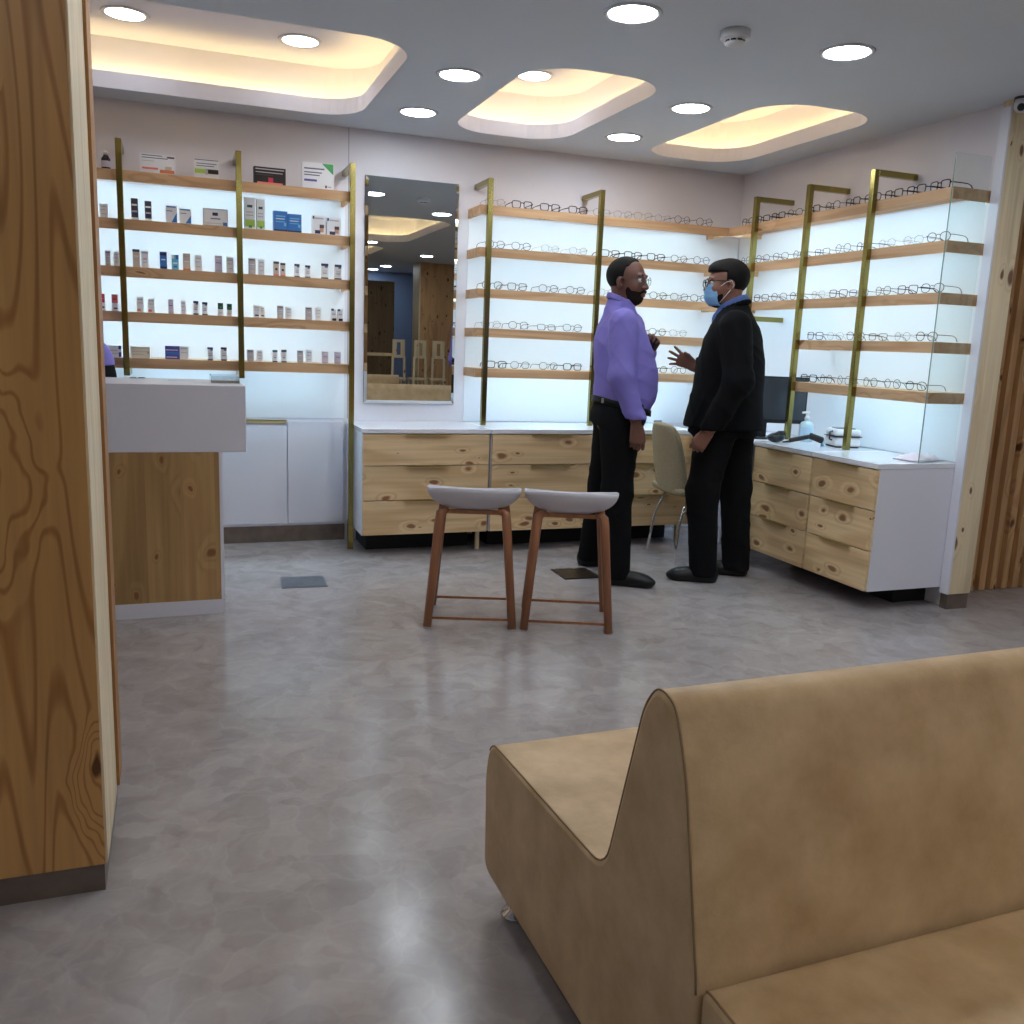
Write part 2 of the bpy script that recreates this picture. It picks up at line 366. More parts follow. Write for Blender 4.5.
for i, (x0, x1, y0, y1, r) in enumerate(COVES):
    mb = MB()
    a = rrect(x0, x1, y0, y1, r); g = .11
    o1 = rrect(x0-g, x1+g, y0-g, y1+g, r+.02)
    n = len(a); k = range(n)
    rings = [[(x, y, CE) for x, y in a], [(x, y, 2.50) for x, y in a], [(x, y, 2.50) for x, y in rrect(x0-.012, x1+.012, y0-.012, y1+.012, r+.01)],
             [(x, y, 2.45) for x, y in rrect(x0-.012, x1+.012, y0-.012, y1+.012, r+.01)], [(x, y, 2.45) for x, y in o1], [(x, y, 2.69) for x, y in o1]]
    vs = [p for rg in rings for p in rg]
    fs = [(j*n+q, j*n+(q+1) % n, (j+1)*n+(q+1) % n, (j+1)*n+q) for j in range(len(rings)-1) for q in k]
    fs.append(tuple(5*n+q for q in k))
    mb.add(vs, fs, 0)
    t = mb.build('trim_%d' % (i+2), 'lip', fixn=True); t['kind'] = 'structure'
    mb = MB(); mb.tube([(x, y, 2.462) for x, y in rrect(x0-.055, x1+.055, y0-.055, y1+.055, r+.015, 5)], .009, 4, 0, True)
    mb.build('led_strip', 'warm_led', t)

# baseboards
mb = MB(); mb.box(XL, .95, YB-.012, YB, 0, .1); struct('baseboard_back', mb, 'stone')
# downlights
def downlight():
    t = thing('ceiling_downlight', '', 'ceiling light')
    mb = MB(); mb.lathe([(.088, -.002), (.092, -.006), (.104, -.006), (.108, 0), (.088, .004)], 32); mb.build('trim_ring', 'trim', t)
    mb = MB(); mb.lathe([(.087, .002), (.087, -.004), (.0005, -.0045)], 32, smooth=False); mb.build('diffuser', 'downlight', t)
    return t
DL = [(1.575, 3.163, CE, 'round white ceiling downlight near the top edge, left of the smoke detector'),
      (2.523, 3.158, CE, 'round white ceiling downlight right of the smoke detector, in front of the right cove'),
      (1.236, 4.192, CE, 'round white ceiling downlight left of the middle cove, the nearer and larger of two'),
      (1.234, 4.943, CE, 'round white ceiling downlight left of the middle cove, the farther of two above the mirror'),
      (2.432, 4.179, CE, 'round white ceiling downlight between middle and right coves, the nearer of two'),
      (2.431, 4.904, CE, 'round white ceiling downlight between middle and right coves, the farther near back wall'),
      (-.183, 4.95, 2.688, 'round white downlight recessed inside the long left cove, beside the wooden pillar'),
      (.626, 4.96, 2.688, 'round white downlight recessed inside the long left cove, near its right end'),
      (1.885, 4.95, 2.688, 'round white downlight inside the small middle cove, half hidden by its edge'),
      (2.396, 2.328, CE, 'round white ceiling downlight reflected in the wall mirror, in front of the lit cove'),
      (2.304, -.62, CE, 'round white ceiling downlight seen in the mirror just behind the reflected cove'),
      (3.377, -1.926, CE, 'round white ceiling downlight seen alone at mid right of the mirror reflection'),
      (3.225, -4.98, CE, 'round white ceiling downlight farthest back in the mirror reflection'),
      (3.273, -4.156, CE, 'round white ceiling downlight second farthest back in the mirror reflection'),
      (1.52, 2.33, CE, 'added fill downlight above the far seat of the bench, out of the picture'),  # from here to the list end: unseen lamps added to brighten camera-facing surfaces
      (.45, 2.33, CE, 'added fill downlight above the walkway beside the pillar, out of the picture'),
      (3.35, 2.33, CE, 'added fill downlight in front of the pine post, out of the picture'),
      (-.55, .75, CE, 'added unseen fill downlight above the viewpoint, left of the bench'),
      (1.3, -.85, CE, 'added fill downlight behind the foreground bench, out of the picture'),
      (.35, -.9, CE, 'added unseen fill downlight behind the viewpoint on the left'),
      (4.9, 1.6, CE, 'added unseen fill downlight far right in front of the slatted wall'),
      (3.6, .6, CE, 'added unseen fill downlight above the right end of the leather bench')]
d0 = None
for x, y, z, lab in DL:
    if d0 is None:
        d0 = downlight(); d0.location = (x, y, z); d0['label'] = lab; d0['group'] = 'ceiling downlights'
    else:
        q = dup(d0, (x, y, z), 0, lab, 'ceiling downlights')
        if z > CE:
            for ch in q.children:
                if ch.name.startswith('diffuser'): ch.data = ch.data.copy(); ch.data.materials[0] = M['downlight_soft']
# smoke detector
def detector(loc, label):
    t = thing('smoke_detector', label, 'smoke detector', loc, 0)
    mb = MB(); mb.lathe([(.056, 0), (.056, -.026), (.054, -.030), (.040, -.030)], 28); mb.build('base', 'white_plastic', t)
    mb = MB(); mb.lathe([(.044, -.030), (.043, -.034), (.032, -.034), (.032, -.042), (.040, -.042), (.037, -.048), (.024, -.053), (.001, -.054)], 24); mb.build('sensor_head', 'white_plastic', t)
    mb = MB()
    for k in range(8):
        a = 2*PI*k/8; mb.box(.030, .036, -.009, .009, -.042, -.034, 0, 0, Matrix.Rotation(a, 4, 'Z'))
    mb.build('vent', 'black', t, 'dark vent slots')
detector((2.005, 3.155, CE), 'round white smoke detector on the ceiling between two downlights')
# CCTV camera
t = thing('security_camera', 'white ceiling security camera with black lens beside the pine post', 'security camera', (3.625, 3.298, CE), 0)
mb = MB(); mb.lathe([(.034, 0), (.034, -.006), (.030, -.010)], 24); mb.build('base_ring', 'black', t)
mb = MB(); mb.box(-.010, .010, 0.015, .0373, -.025, -.006); mb.build('bracket', 'black', t)
mb = MB(); mb.lathe([(.028, -.008), (.033, -.025), (.032, -.045), (.022, -.062), (.001, -.068)], 24); mb.build('housing', 'white_plastic', t)
mb = MB(); rx = Matrix.Rotation(math.radians(112), 4, 'X') @ Matrix.Rotation(0, 4, 'Z')
rot = Vector((-.72, -.62, -.3)).to_track_quat('Z', 'Y').to_matrix().to_4x4()
mb.lathe([(.020, .01), (.022, .036), (.019, .041), (.001, .041)], 20, c=(0, 0, -.038), mat=rot); ln = mb.build('lens_housing', 'white_plastic', t)
mb = MB(); mb.lathe([(.0165, .040), (.0165, .044), (.001, .046)], 20, c=(0, 0, -.038), mat=rot); mb.build('lens', 'black', ln, 'black lens')

# ------------------------------------------------------------------ right post, slat wall
t = thing('pine_post', 'tall pale knotty pine post with white left side beside the glass panel', 'post', (3.68, 3.36, 0))
mb = MB(); mb.box(-.066, .075, -.025, .027, .08, CE-.001); mb.build('board', 'pale_pine', t)
mb = MB(); mb.box(-.076, -.066, -.025, .027, .08, CE-.03); mb.build('side_panel', 'laminate', t, 'white side panel')
mb = MB(); mb.box(-.064, .070, -.019, .027, 0, .08); mb.build('stone_base', 'stone', t, 'grey stone base')
t = thing('slatted_wall_panel', 'warm pine wall of narrow vertical slats right of the pine post', 'wall panel', (3.75, 3.62, 0))
mb = MB(); mb.box(0, 2.24, 0, .05, 0, CE); mb.build('backing', 'slat_pine', t)
mb = MB()
for k in range(27): mb.box(.02+k*.082, .02+k*.082+.044, -.032, 0, .004, CE-.002, 0)
mb.build('slats', 'slat_pine', t)

# ------------------------------------------------------------------ foreground pillar
t = thing('wooden_pillar', 'large knotty pine clad pillar at the left edge on a stone base', 'pillar', (-.55, 2.25, 0))
mb = MB(); mb.box(-.55, .372, -.25, .20, .065, CE); mb.build('cladding', 'pillar_pine', t)
mb = MB(); mb.box(.372, .377, -.244, .09, .065, CE); mb.build('side_board', 'lit_side_pine', t, 'pine side board paled as if lit from the right')
mb = MB(); mb.box(.372, .384, .092, .20, .08, CE); mb.build('edge_strip', 'edge_pine', t, 'brown edge strip')
mb = MB(); mb.box(-.55, .370, -.246, .195, 0, .065); mb.build('stone_base', 'stone', t, 'grey stone base')

# ------------------------------------------------------------------ reception counter
t = thing('reception_counter', 'white topped reception counter with knotty pine front beside the pillar', 'counter', (0, 4.06, 0))
mb = MB(); mb.box(-1.3, .276, 0, .52, .724, 1.01, 0, .003); mb.build('counter_top', 'laminate', t)
mb = MB(); mb.box(-1.3, .160, .003, .40, .066, .7235); mb.build('front_panel', 'desk_pine', t, 'knotty pine front panel')
mb = MB(); mb.box(.160, .174, .002, .42, .066, .7235); mb.build('end_panel', 'laminate', t)
mb = MB(); mb.box(-1.3, .170, .002, .41, 0, .066); mb.build('plinth', 'laminate', t, 'white plinth')
t = thing('acrylic_tray', 'clear open acrylic tray on the right end of the reception counter top', 'tray', (.20, 4.30, 1.01))
mb = MB(); mb.box(-.06, .06, -.11, .11, 0, .004); mb.build('tray_bottom', 'acrylic', t)
mb = MB()
for a in ((-.06, -.056, -.11, .11), (.056, .06, -.11, .11), (-.056, .056, -.11, -.106), (-.056, .056, .106, .11)): mb.box(*a, .004, .034)
mb.build('tray_rim', 'acrylic', t)
mb = MB(); mb.box(-.06, .06, -.045, .045, 0, .0015); o = mb.build('leaflet', 'paper'); o.location = (.02, 4.42, 1.0105); tag(o, 'small white leaflet lying on the middle of the reception counter top', 'leaflet')
mb = MB(); mb.box(-.035, .035, -.03, .03, 0, .004, 0, .001); mb.box(-.03, -.005, -.02, .02, .004, .006, 1); mb.box(.003, .03, -.02, .02, .004, .006, 1)
o = mb.build('card_holder', ['paper', 'black']); o.location = (-.17, 4.50, 1.0105); tag(o, 'small card with black marks at the back left of the reception counter', 'card')

# left lower cabinets
t = thing('white_base_cabinet', 'white low wall cabinet with gold edge handles under the product shelves', 'cabinet', (0, YB, 0))
mb = MB(); mb.box(-1.6, .935, -.012, -.001, .10, .742); mb.build('body', M['laminate'], t)
for x0, x1 in ((-.62, -.012), (-.006, .602), (.608, .936)):
    mb = MB(); mb.box(x0, x1, -.026, -.012, .115, .735, 0, .0015); d = mb.build('door', 'laminate', t)
    if x0 < .5:
        mb = MB(); mb.box(x1-.30, x1-.002, -.034, -.012, .735, .741); mb.box(x1-.30, x1-.002, -.034, -.031, .722, .741); mb.build('handle', 'gold_satin', d, 'gold edge handle')

# ------------------------------------------------------------------ racks
ZS = [2.03, 1.79, 1.552, 1.322, 1.081]
def shelf_x(t, z, x0, x1, endcap=True):
    mb = MB(); mb.box(x0, x1, -.25, 0, z-.020, z); mb.box(x0, x1, -.25, -.236, z-.053, z-.020)
    mb.box(x0, x0+.014, -.236, 0, z-.053, z-.020); mb.box(x1-.014, x1, -.236, 0, z-.053, z-.020)
    s = mb.build('shelf', 'shelf_pine', t)
    mb = MB(); mb.box(x0+.03, x1-.03, -.225, -.205, z-.030, z-.020); mb.build('led_strip', 'led', s)
def post_x(t, x, z0, lower):
    mb = MB(); mb.box(x-.015, x+.015, -.281, -.251, z0, 2.178, 0, .0015); p = mb.build('post', 'gold', t)
    for zb in [2.148]+([z0] if lower else []):
        mb = MB(); mb.box(x-.015, x+.015, -.251, -.001, zb, zb+.03, 0, .0015); mb.build('bracket', 'gold', p)
t = thing('product_shelf_rack', 'five lit pine shelves on brass posts holding small product cartons', 'shelf rack', (0, YB, 0))
for z in ZS: shelf_x(t, z, -1.2, .935)
for x, z0, lo in ((-.248, .990, True), (.335, .990, True), (.940, 0, False)): post_x(t, x, z0, lo)
mb = MB(); mb.box(.919, .955, -.287, -.245, 0, .006); mb.build('foot_plate', 'gold', t)
mb = MB(); mb.box(-1.2, .944, -.006, 0, .752, 2.0); mb.build('back_panel', 'back_panel', t, 'glowing white back panel')
t = thing('eyeglass_shelf_rack', 'lit pine shelves of eyeglasses on brass posts along the back wall behind the two men', 'shelf rack', (0, YB, 0))
for i, z in enumerate(ZS): shelf_x(t, z, 1.695, 3.395 if i < 3 else 3.36)
for x in (1.746, 2.465): post_x(t, x, .74, False)
# right rack: front plane X 3.395, wall at XR
mb = MB(); mb.box(1.70, 3.638, -.006, 0, .742, 2.0); mb.build('back_panel', 'back_panel', t, 'glowing white back panel')
t = thing('eyeglass_shelf_rack', 'lit pine shelves of eyeglasses on brass posts along the right wall beside the pine post', 'shelf rack', (XR, 0, 0))
for i, z in enumerate(ZS):
    y0, y1 = 3.403, (5.238 if i < 3 else 4.45)
    mb = MB(); mb.box(-.25, 0, y0, y1, z-.020, z); mb.box(-.25, -.236, y0, y1, z-.053, z-.020); mb.box(-.236, 0, y0, y0+.014, z-.053, z-.020); mb.box(-.236, 0, y1-.014, y1, z-.053, z-.020)
    s = mb.build('shelf', 'shelf_pine_y', t)
    mb = MB(); mb.box(-.225, -.205, y0+.03, y1-.03, z-.030, z-.020); mb.build('led_strip', 'led', s)
for y, z0, lo in ((4.930, 1.435, True), (4.425, .742, False), (3.915, .742, False)):
    mb = MB(); mb.box(-.281, -.251, y-.015, y+.015, z0, 2.182, 0, .0015); p = mb.build('post', 'gold', t)
    for zb in [2.152]+([z0] if lo else []):
        mb = MB(); mb.box(-.251, -.001, y-.015, y+.015, zb, zb+.03, 0, .0015); mb.build('bracket', 'gold', p)
mb = MB(); mb.box(-.006, 0, 3.403, 5.47, .742, 2.0); mb.build('back_panel', 'back_panel', t, 'glowing white back panel')
t = thing('glass_end_panel', 'clear frameless glass panel closing the right shelf rack beside the pine post', 'glass panel', (3.38, 3.4015, .7385))
mb = MB(); mb.box(0, .215, -.006, 0, 0, 1.44); mb.build('pane', 'glass', t)
mb = MB(); mb.box(-.0015, 0, -.006, 0, 0, 1.44); mb.build('polished_edge', 'glass_edge', t)

# ------------------------------------------------------------------ drawer cabinets
def drawers_back(x0, x1, label):
    t = thing('drawer_cabinet', label, 'drawer cabinet', (x0, 4.98, 0), 0, 'pine drawer cabinets along the back wall')
    w = x1-x0
    mb = MB(); mb.box(0, w, .018, .508, .125, .712, 0, .002); mb.build('body', 'laminate', t)
    mb = MB(); mb.box(-.004, w+.004, -.004, .508, .713, .738, 0, .002); mb.build('top', 'laminate_gloss', t, 'glossy white top')
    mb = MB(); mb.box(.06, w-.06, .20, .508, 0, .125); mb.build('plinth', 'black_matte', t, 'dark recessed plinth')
    mb = MB(); mb.bar((w-.03, .10, 0), (w-.03, .10, .125), .022); mb.build('leg', 'pale_pine', t)
    for z0, z1 in ((.128, .326), (.330, .526), (.530, .708)):
        mb = MB(); mb.box(.004, w-.004, 0, .018, z0, z1-.001, 0, .0015); d = mb.build('drawer', 'drawer_pine', t)
        c = w/2
        mb = MB(); mb.box(c-.13, c+.13, -.016, .004, z1-.003, z1+.001); mb.box(c-.13, c+.13, -.016, -.013, z1-.009, z1+.001); mb.build('handle', 'gold_satin', d, 'brass edge pull')
drawers_back(.962, 1.714, 'pine drawer cabinet with three drawers under the wall mirror')
drawers_back(1.726, 2.487, 'pine drawer cabinet with three drawers behind the man in purple')
drawers_back(2.499, 3.10, 'pine drawer cabinet with drawers behind the cream chair')
def drawers_right(y0, y1, label, endpanel):
    t = thing('drawer_cabinet', label, 'drawer cabinet', (3.13, y0, 0), 0, 'pine drawer cabinets along the right wall')
    w = y1-y0
    mb = MB(); mb.box(.018, .513, 0, w, .105, .712, 0, .002); mb.build('body', 'laminate', t)
    mb = MB(); mb.box(-.004, .513, -.002, w+.002, .713, .738, 0, .002); mb.build('top', 'laminate_gloss', t, 'glossy white top')
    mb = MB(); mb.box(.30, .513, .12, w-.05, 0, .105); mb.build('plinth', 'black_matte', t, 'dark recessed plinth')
    for z0, z1 in ((.108, .308), (.312, .508), (.512, .708)):
        mb = MB(); mb.box(0, .018, .004, w-.004, z0, z1-.001, 0, .0015); d = mb.build('drawer', 'drawer_pine_y', t)
        c = w/2
        mb = MB(); mb.box(-.016, .004, c-.11, c+.11, z1-.003, z1+.001); mb.box(-.016, -.013, c-.11, c+.11, z1-.009, z1+.001); mb.build('handle', 'gold_satin', d, 'brass edge pull')
drawers_right(3.391, 3.862, 'pine drawer cabinet with white side panel next to the pine post', True)
drawers_right(3.871, 4.385, 'pine drawer cabinet behind the dark suited man, beside the white sided one', False)
# corner desk
t = thing('corner_desk', 'white topped desk with pine apron in the corner behind the suited man', 'desk', (3.06, 4.39, 0))
mb = MB(); mb.box(0, .585, 0, .58, .705, .730, 0, .002); mb.build('desk_top', 'laminate', t)
mb = MB(); mb.box(.012, .066, .004, .022, .58, .705); mb.box(.012, .030, .022, .57, .58, .705); mb.build('apron', 'pale_pine', t, 'pale pine apron')
mb = MB(); mb.box(.25, .57, .54, .56, 0, .705); mb.build('leg_panel', 'laminate', t)

# ------------------------------------------------------------------ mirror
t = thing('wall_mirror', 'tall narrow wall mirror hanging between the product shelves and the eyeglass shelves', 'mirror', (1.345, YB, 1.508))
w, h = .284, .660; bv = .018
mb = MB(); mb.box(-w, w, -.016, 0, -h, h); mb.build('backing', 'grey', t)
mb = MB(); mb.add([(-w+bv, -.024, -h+bv), (w-bv, -.024, -h+bv), (w-bv, -.024, h-bv), (-w+bv, -.024, h-bv)], [(0, 1, 2, 3)]); mb.build('glass', 'mirror', t, fixn=False)
mb = MB(); o_ = [(-w, -.0165, -h), (w, -.0165, -h), (w, -.0165, h), (-w, -.0165, h)]; i_ = [(-w+bv, -.024, -h+bv), (w-bv, -.024, -h+bv), (w-bv, -.024, h-bv), (-w+bv, -.024, h-bv)]
mb.add(o_+i_, [(k, (k+1) % 4, 4+(k+1) % 4, 4+k) for k in range(4)]); mb.build('bevelled_edge', 'mirror', t, fixn=False)

# ------------------------------------------------------------------ floor plates
t = thing('floor_access_plate', 'square grey steel floor plate left of the stools', 'floor plate', (.577, 4.515, 0), math.radians(-3))
mb = MB(); mb.box(-.112, .112, -.105, .105, 0, .004); mb.build('frame', 'grey', t)
mb = MB(); mb.box(-.104, .104, -.097, .097, .004, .0055); mb.build('lid', 'steel', t)
t = thing('floor_access_plate', 'square dark bronze floor plate by the rear foot of the man in purple', 'floor plate', (2.035, 4.39, 0), math.radians(-2))
mb = MB(); mb.box(-.105, .105, -.108, .108, 0, .004); mb.build('frame', 'black', t)
mb = MB(); mb.box(-.096, .096, -.10, .10, .004, .0055); mb.build('lid', plain('bronze_plate', srgb(84, 72, 58), .3, metal=.6, noise=.2, nscale=30), t)

# ------------------------------------------------------------------ stools
def make_stool(label, loc, rz):
    t = thing('bar_stool', label, 'stool', loc, rz, 'two low bar stools')
    # shell: rim high at the near (-y) side, low in front
    bm = bmesh.new(); seg = 48; rows = 9; V = []
    for i in range(rows+1):
        f = i/rows; row = []
        for k in range(seg):
            a = 2*PI*k/seg; ca, sa = math.cos(a), math.sin(a)
            e = 2/2.6; px = math.copysign(abs(ca)**e, ca)*.203; py = math.copysign(abs(sa)**e, sa)*.185
            rim = .622 if sa < 0 else .622-.055*sa**1.2
            rim -= .02*abs(ca)**3
            tt = f*PI/2; g = math.sin(tt)**.68
            hgt = .512+(rim-.512)*(1-math.cos(tt))**.95
            row.append(bm.verts.new((px*g, py*g, hgt)))
        V.append(row)
    for i in range(rows):
        for k in range(seg):
            if i == 0: continue
            bm.faces.new((V[i][k], V[i][(k+1) % seg], V[i+1][(k+1) % seg], V[i+1][k]))
    cb = bm.verts.new((0, 0, .512))
    for q in V[0]: bm.verts.remove(q)
    for k in range(seg): bm.faces.new((cb, V[1][(k+1) % seg], V[1][k]))
    mb = MB(); mb.bm(bm, 0, True); s = mb.build('seat', 'seat_shell', t)
    md = s.modifiers.new('thick', 'SOLIDIFY'); md.thickness = .007; md.offset = 1
    legs = {}
    for sx in (-1, 1):
        for sy_ in (-1, 1):
            top = Vector((sx*.142, sy_*.12, .520)); bot = Vector((sx*.186, sy_*.170, .0))
            bend = top+(bot-top)*.06
            mb = MB(); mb.tube([Vector((sx*.112, sy_*.10, .513)), Vector((sx*.130, sy_*.112, .511)), top+Vector((0, 0, -.018)), top.lerp(bot, .1), bot+Vector((0, 0, .004))], [.015, .018, .0205, .021, .0185], 8)
            lg = mb.build('leg', 'oak', t); legs[sx, sy_] = (top, bot)
            mb = MB(); mb.lathe([(.014, 0), (.014, .005)], 12, c=(bot.x, bot.y, 0)); mb.build('foot_cap', 'white_plastic', lg)
    mb = MB(); mb.bar((-.125, -.105, .508), (.125, -.105, .508), .016, .018); mb.bar((-.125, .105, .508), (.125, .105, .508), .016, .018); mb.bar((-.12, -.105, .508), (-.12, .105, .508), .016, .018); mb.bar((.12, -.105, .508), (.12, .105, .508), .016, .018)
    mb.build('seat_frame', 'oak', t)
    for sy_ in (-1, 1):
        mb = MB(); mb.bar((-.183, sy_*.166, .042), (.183, sy_*.166, .042), .009, .011); mb.build('stretcher', 'oak', t)
    for sx in (-1, 1):
        mb = MB(); mb.bar((sx*.183, -.166, .052), (sx*.183, .166, .052), .009, .011); mb.build('stretcher', 'oak', t)
    return t
st = make_stool('low stool with white shell seat and brown legs, left of the pair', (1.230, 3.765, 0), math.radians(-19))
dup(st, (1.634, 3.612, 0), math.radians(-22), 'low stool with white shell seat and brown legs, right of the pair')

# ------------------------------------------------------------------ leather bench
def smooth_closed(pts, rad, n=5):
    out = []; N_ = len(pts)
    for i in range(N_):
        p = Vector(pts[i]); a = Vector(pts[i-1]); c = Vector(pts[(i+1) % N_]); r = rad[i]
        if r <= 0: out.append(tuple(p)); continue
        r = min(r, (a-p).length*.48, (c-p).length*.48)
        A_ = p+(a-p).normalized()*r; B_ = p+(c-p).normalized()*r
        for k in range(n+1):
            u = k/n; q = (1-u)**2*A_+2*u*(1-u)*p+u*u*B_; out.append(tuple(q))
    return out
def bench_body(mb, prof, L_, bev=.009, mi=0):
    """profile in (y,z), swept along x from 0 to L_, end edges rounded inwards"""
    n = len(prof); P = [Vector(p) for p in prof]
    nor = []
    for i in range(n):
        t_ = (P[(i+1) % n]-P[i-1]).normalized(); nor.append(Vector((t_.y, -t_.x)))
    area = sum(P[i].x*P[(i+1) % n].y-P[(i+1) % n].x*P[i].y for i in range(n))
    sg = 1 if area > 0 else -1
    rows = []
    st_ = [(0., bev), (bev*.29, bev*.29), (bev, 0.)]
    xs = [(x, off) for x, off in st_]+[(L_*k/12, 0.) for k in range(1, 12)]+[(L_-x, off) for x, off in reversed(st_)]
    vs = []
    for x, off in xs:
        for i in range(n):
            q = P[i]-nor[i]*sg*off; vs.append((x, q.x, q.y))
    m_ = len(xs); fs = [(j*n+i, j*n+(i+1) % n, (j+1)*n+(i+1) % n, (j+1)*n+i) for j in range(m_-1) for i in range(n)]
    mb.add(vs, fs, mi, True)
    for j in (0, m_-1): mb.add([vs[j*n+i] for i in range(n)], [tuple(range(n))], mi, False)
    return P, nor, sg
BL = 2.40
far_prof = smooth_closed([(-.140, .065), (.692, .062), (.705, .30), (.680, .372), (.135, .392), (.045, .715), (.012, .757), (-.035, .748), (-.075, .66), (-.14, .375)],
                         [.03, .04, .08, .045, .05, .05, .03, .03, .12, .03])
near_prof = smooth_closed([(-.145, .065), (-.145, .385), (-.66, .372), (-.685, .30), (-.672, .062)], [.03, .02, .045, .08, .04])
def make_bench(label, loc, rz):
    t = thing('leather_bench', label, 'bench', loc, rz, 'tan leather double benches')
    mb = MB(); P, nor, sg = bench_body(mb, far_prof, BL); s = mb.build('backrest_and_seat', 'leather', t)
    for x in (.004, BL-.004):
        mb = MB()
        idx = [i for i in range(len(P)) if P[i].y > .30 or P[i].x > .69]
        path = [P[i]+nor[i]*sg*.0005 for i in range(len(P)) if P[i].y > .34 and P[i].x > -.139]
        mb.tube([(x, p.x-(.003*nor[0].x*0), p.y) for p in path], .0018, 6); mb.build('seam', 'seam', s, 'stitched end seam')
    mb = MB(); P2, n2_, s2_ = bench_body(mb, near_prof, BL-.016); s2 = mb.build('seat', 'leather', t); s2.location = (.008, 0, 0)
    mb = MB(); mb.tube([(.004, p.x, p.y) for p in [P2[i] for i in range(len(P2)) if P2[i].y > .30 and P2[i].x < -.15]], .0018, 6); mb.build('seam', 'seam', s2, 'stitched end seam')
    for x in (.040, BL-.040):
        for y in (.59, -.57):
            mb = MB(); mb.lathe([(.030, 0), (.033, .004), (.030, .012), (.016, .018), (.014, .07)], 20, c=(x, y, 0)); mb.build('foot', 'chrome', t, 'chrome disc foot')
    return t
bn = make_bench('large tan leather double sided bench in the right foreground', (.634, 1.06, 0), math.radians(1.0))
for ch in bn.children:
    if ch.name.startswith('foot'): pass
dup(bn, (.50, -1.5, 0), 0, 'tan leather bench seen only in the mirror, behind the foreground bench')

# ------------------------------------------------------------------ cream chair
t = thing('cream_chair', 'cream upholstered chair with chrome legs between the two men', 'chair', (2.900, 4.64, 0), math.radians(-4))
def sheet(fn, nu, nv, th):
    bm = bmesh.new(); V = [[bm.verts.new(fn(i/nu, j/nv)) for j in range(nv+1)] for i in range(nu+1)]
    for i in range(nu):
        for j in range(nv): bm.faces.new((V[i][j], V[i+1][j], V[i+1][j+1], V[i][j+1]))
    return bm
def backfn(u, v):
    y = (u-.5)*2; z = .40+.42*v
    hw = .185+.03*math.sin(PI*v)-.035*v
    if v > .85: hw *= 1-.25*((v-.85)/.15)**2
    x = -.175-.075*v**1.3+.035*y*y
    return (x, y*hw, z-.012*y*y*v)
mb = MB(); mb.bm(sheet(backfn, 14, 18, .02), 0, True); s = mb.build('backrest', 'cream_fabric', t)
md = s.modifiers.new('thick', 'SOLIDIFY'); md.thickness = .032; md.offset = 0; sb = s.modifiers.new('sub', 'SUBSURF'); sb.levels = 1; sb.render_levels = 1
def seatfn(u, v):
    y = (u-.5)*2; x = -.185+.42*v
    return (x, y*(.20+.02*v), .415+.03*(v-.5)**2*2+.012*y*y+.015*v)
mb = MB(); mb.bm(sheet(seatfn, 12, 14, .03), 0, True); s = mb.build('seat', 'cream_fabric', t)
md = s.modifiers.new('thick', 'SOLIDIFY'); md.thickness = .045; md.offset = -.5; sb = s.modifiers.new('sub', 'SUBSURF'); sb.levels = 1; sb.render_levels = 1
for sx, sy_ in ((-1, -1), (-1, 1), (1, -1), (1, 1)):
    top = Vector((-.10 if sx < 0 else .13, sy_*.14, .395)); kn = Vector((-.16 if sx < 0 else .18, sy_*.17, .26)); ft = Vector((-.19 if sx < 0 else .21, sy_*.185, 0))
    mb = MB(); mb.tube([top, top.lerp(kn, .6), kn.lerp(ft, .08), kn.lerp(ft, .55), ft], .0095, 8); mb.build('leg', 'chrome', t)

# ------------------------------------------------------------------ right worktop items
t = thing('monitor', 'grey screened computer monitor on black stand behind the suited man', 'monitor', (3.325, 4.59, .7305), math.radians(-20))
mb = MB(); mb.box(-.25, .25, -.008, .012, .095, .375, 0, .004); mb.build('casing', 'black', t)
mb = MB(); mb.box(-.240, .240, -.0105, -.0085, .118, .366); mb.build('screen', 'screen', t, 'dark grey screen')
mb = MB(); mb.bar((0, .03, .012), (0, .025, .22), .05, .02); mb.box(-.02, .02, .0, .04, .18, .24); mb.build('stand', 'black', t)
mb = MB(); mb.box(-.11, .11, -.07, .10, 0, .012, 0, .004); mb.build('base', 'black', t)
t = thing('sanitizer_bottle', 'clear pump bottle of hand sanitizer on the worktop beside the monitor', 'bottle', (3.46, 4.36, .738))
mb = MB(); mb.lathe([(.036, 0), (.040, .006), (.040, .095), (.032, .112), (.014, .120), (.013, .126)], 24); mb.build('body', plain('translucent_bottle', srgb(196, 222, 232), .25), t)
mb = MB(); mb.lathe([(.0405, .03), (.0407, .031), (.0407, .085), (.0405, .086)], 24); mb.build('label_band', plain('pale_blue_label', srgb(176, 206, 226), .5), t)
mb = MB(); mb.lathe([(.015, .124), (.015, .142), (.008, .146), (.005, .148), (.005, .166)], 16); mb.bar((-.036, 0, .168), (.014, 0, .172), .012, .010); mb.build('pump', 'white_plastic', t, 'white pump head')
t = thing('ultrasonic_cleaner', 'small white cleaning machine with grey lid and black handles on the worktop', 'cleaning machine', (3.50, 4.09, .738), math.radians(-14))
mb = MB(); mb.box(-.075, .075, -.07, .07, .008, .060, 0, .012); mb.build('body', 'white_plastic', t)
mb = MB(); mb.box(-.075, .075, -.07, .07, .063, .102, 0, .014); ld = mb.build('lid', 'white_plastic', t)
mb = MB(); mb.box(-.05, .05, -.045, .045, .101, .108, 0, .003); mb.build('window', 'grey', ld, 'grey lid window')
mb = MB(); mb.box(-.078, .078, -.073, .073, .0595, .0635, 0, .001); mb.build('seal_band', 'black', t, 'black seal')
mb = MB(); mb.box(-.066, .066, -.062, .062, 0, .008); mb.build('base', 'black', t)
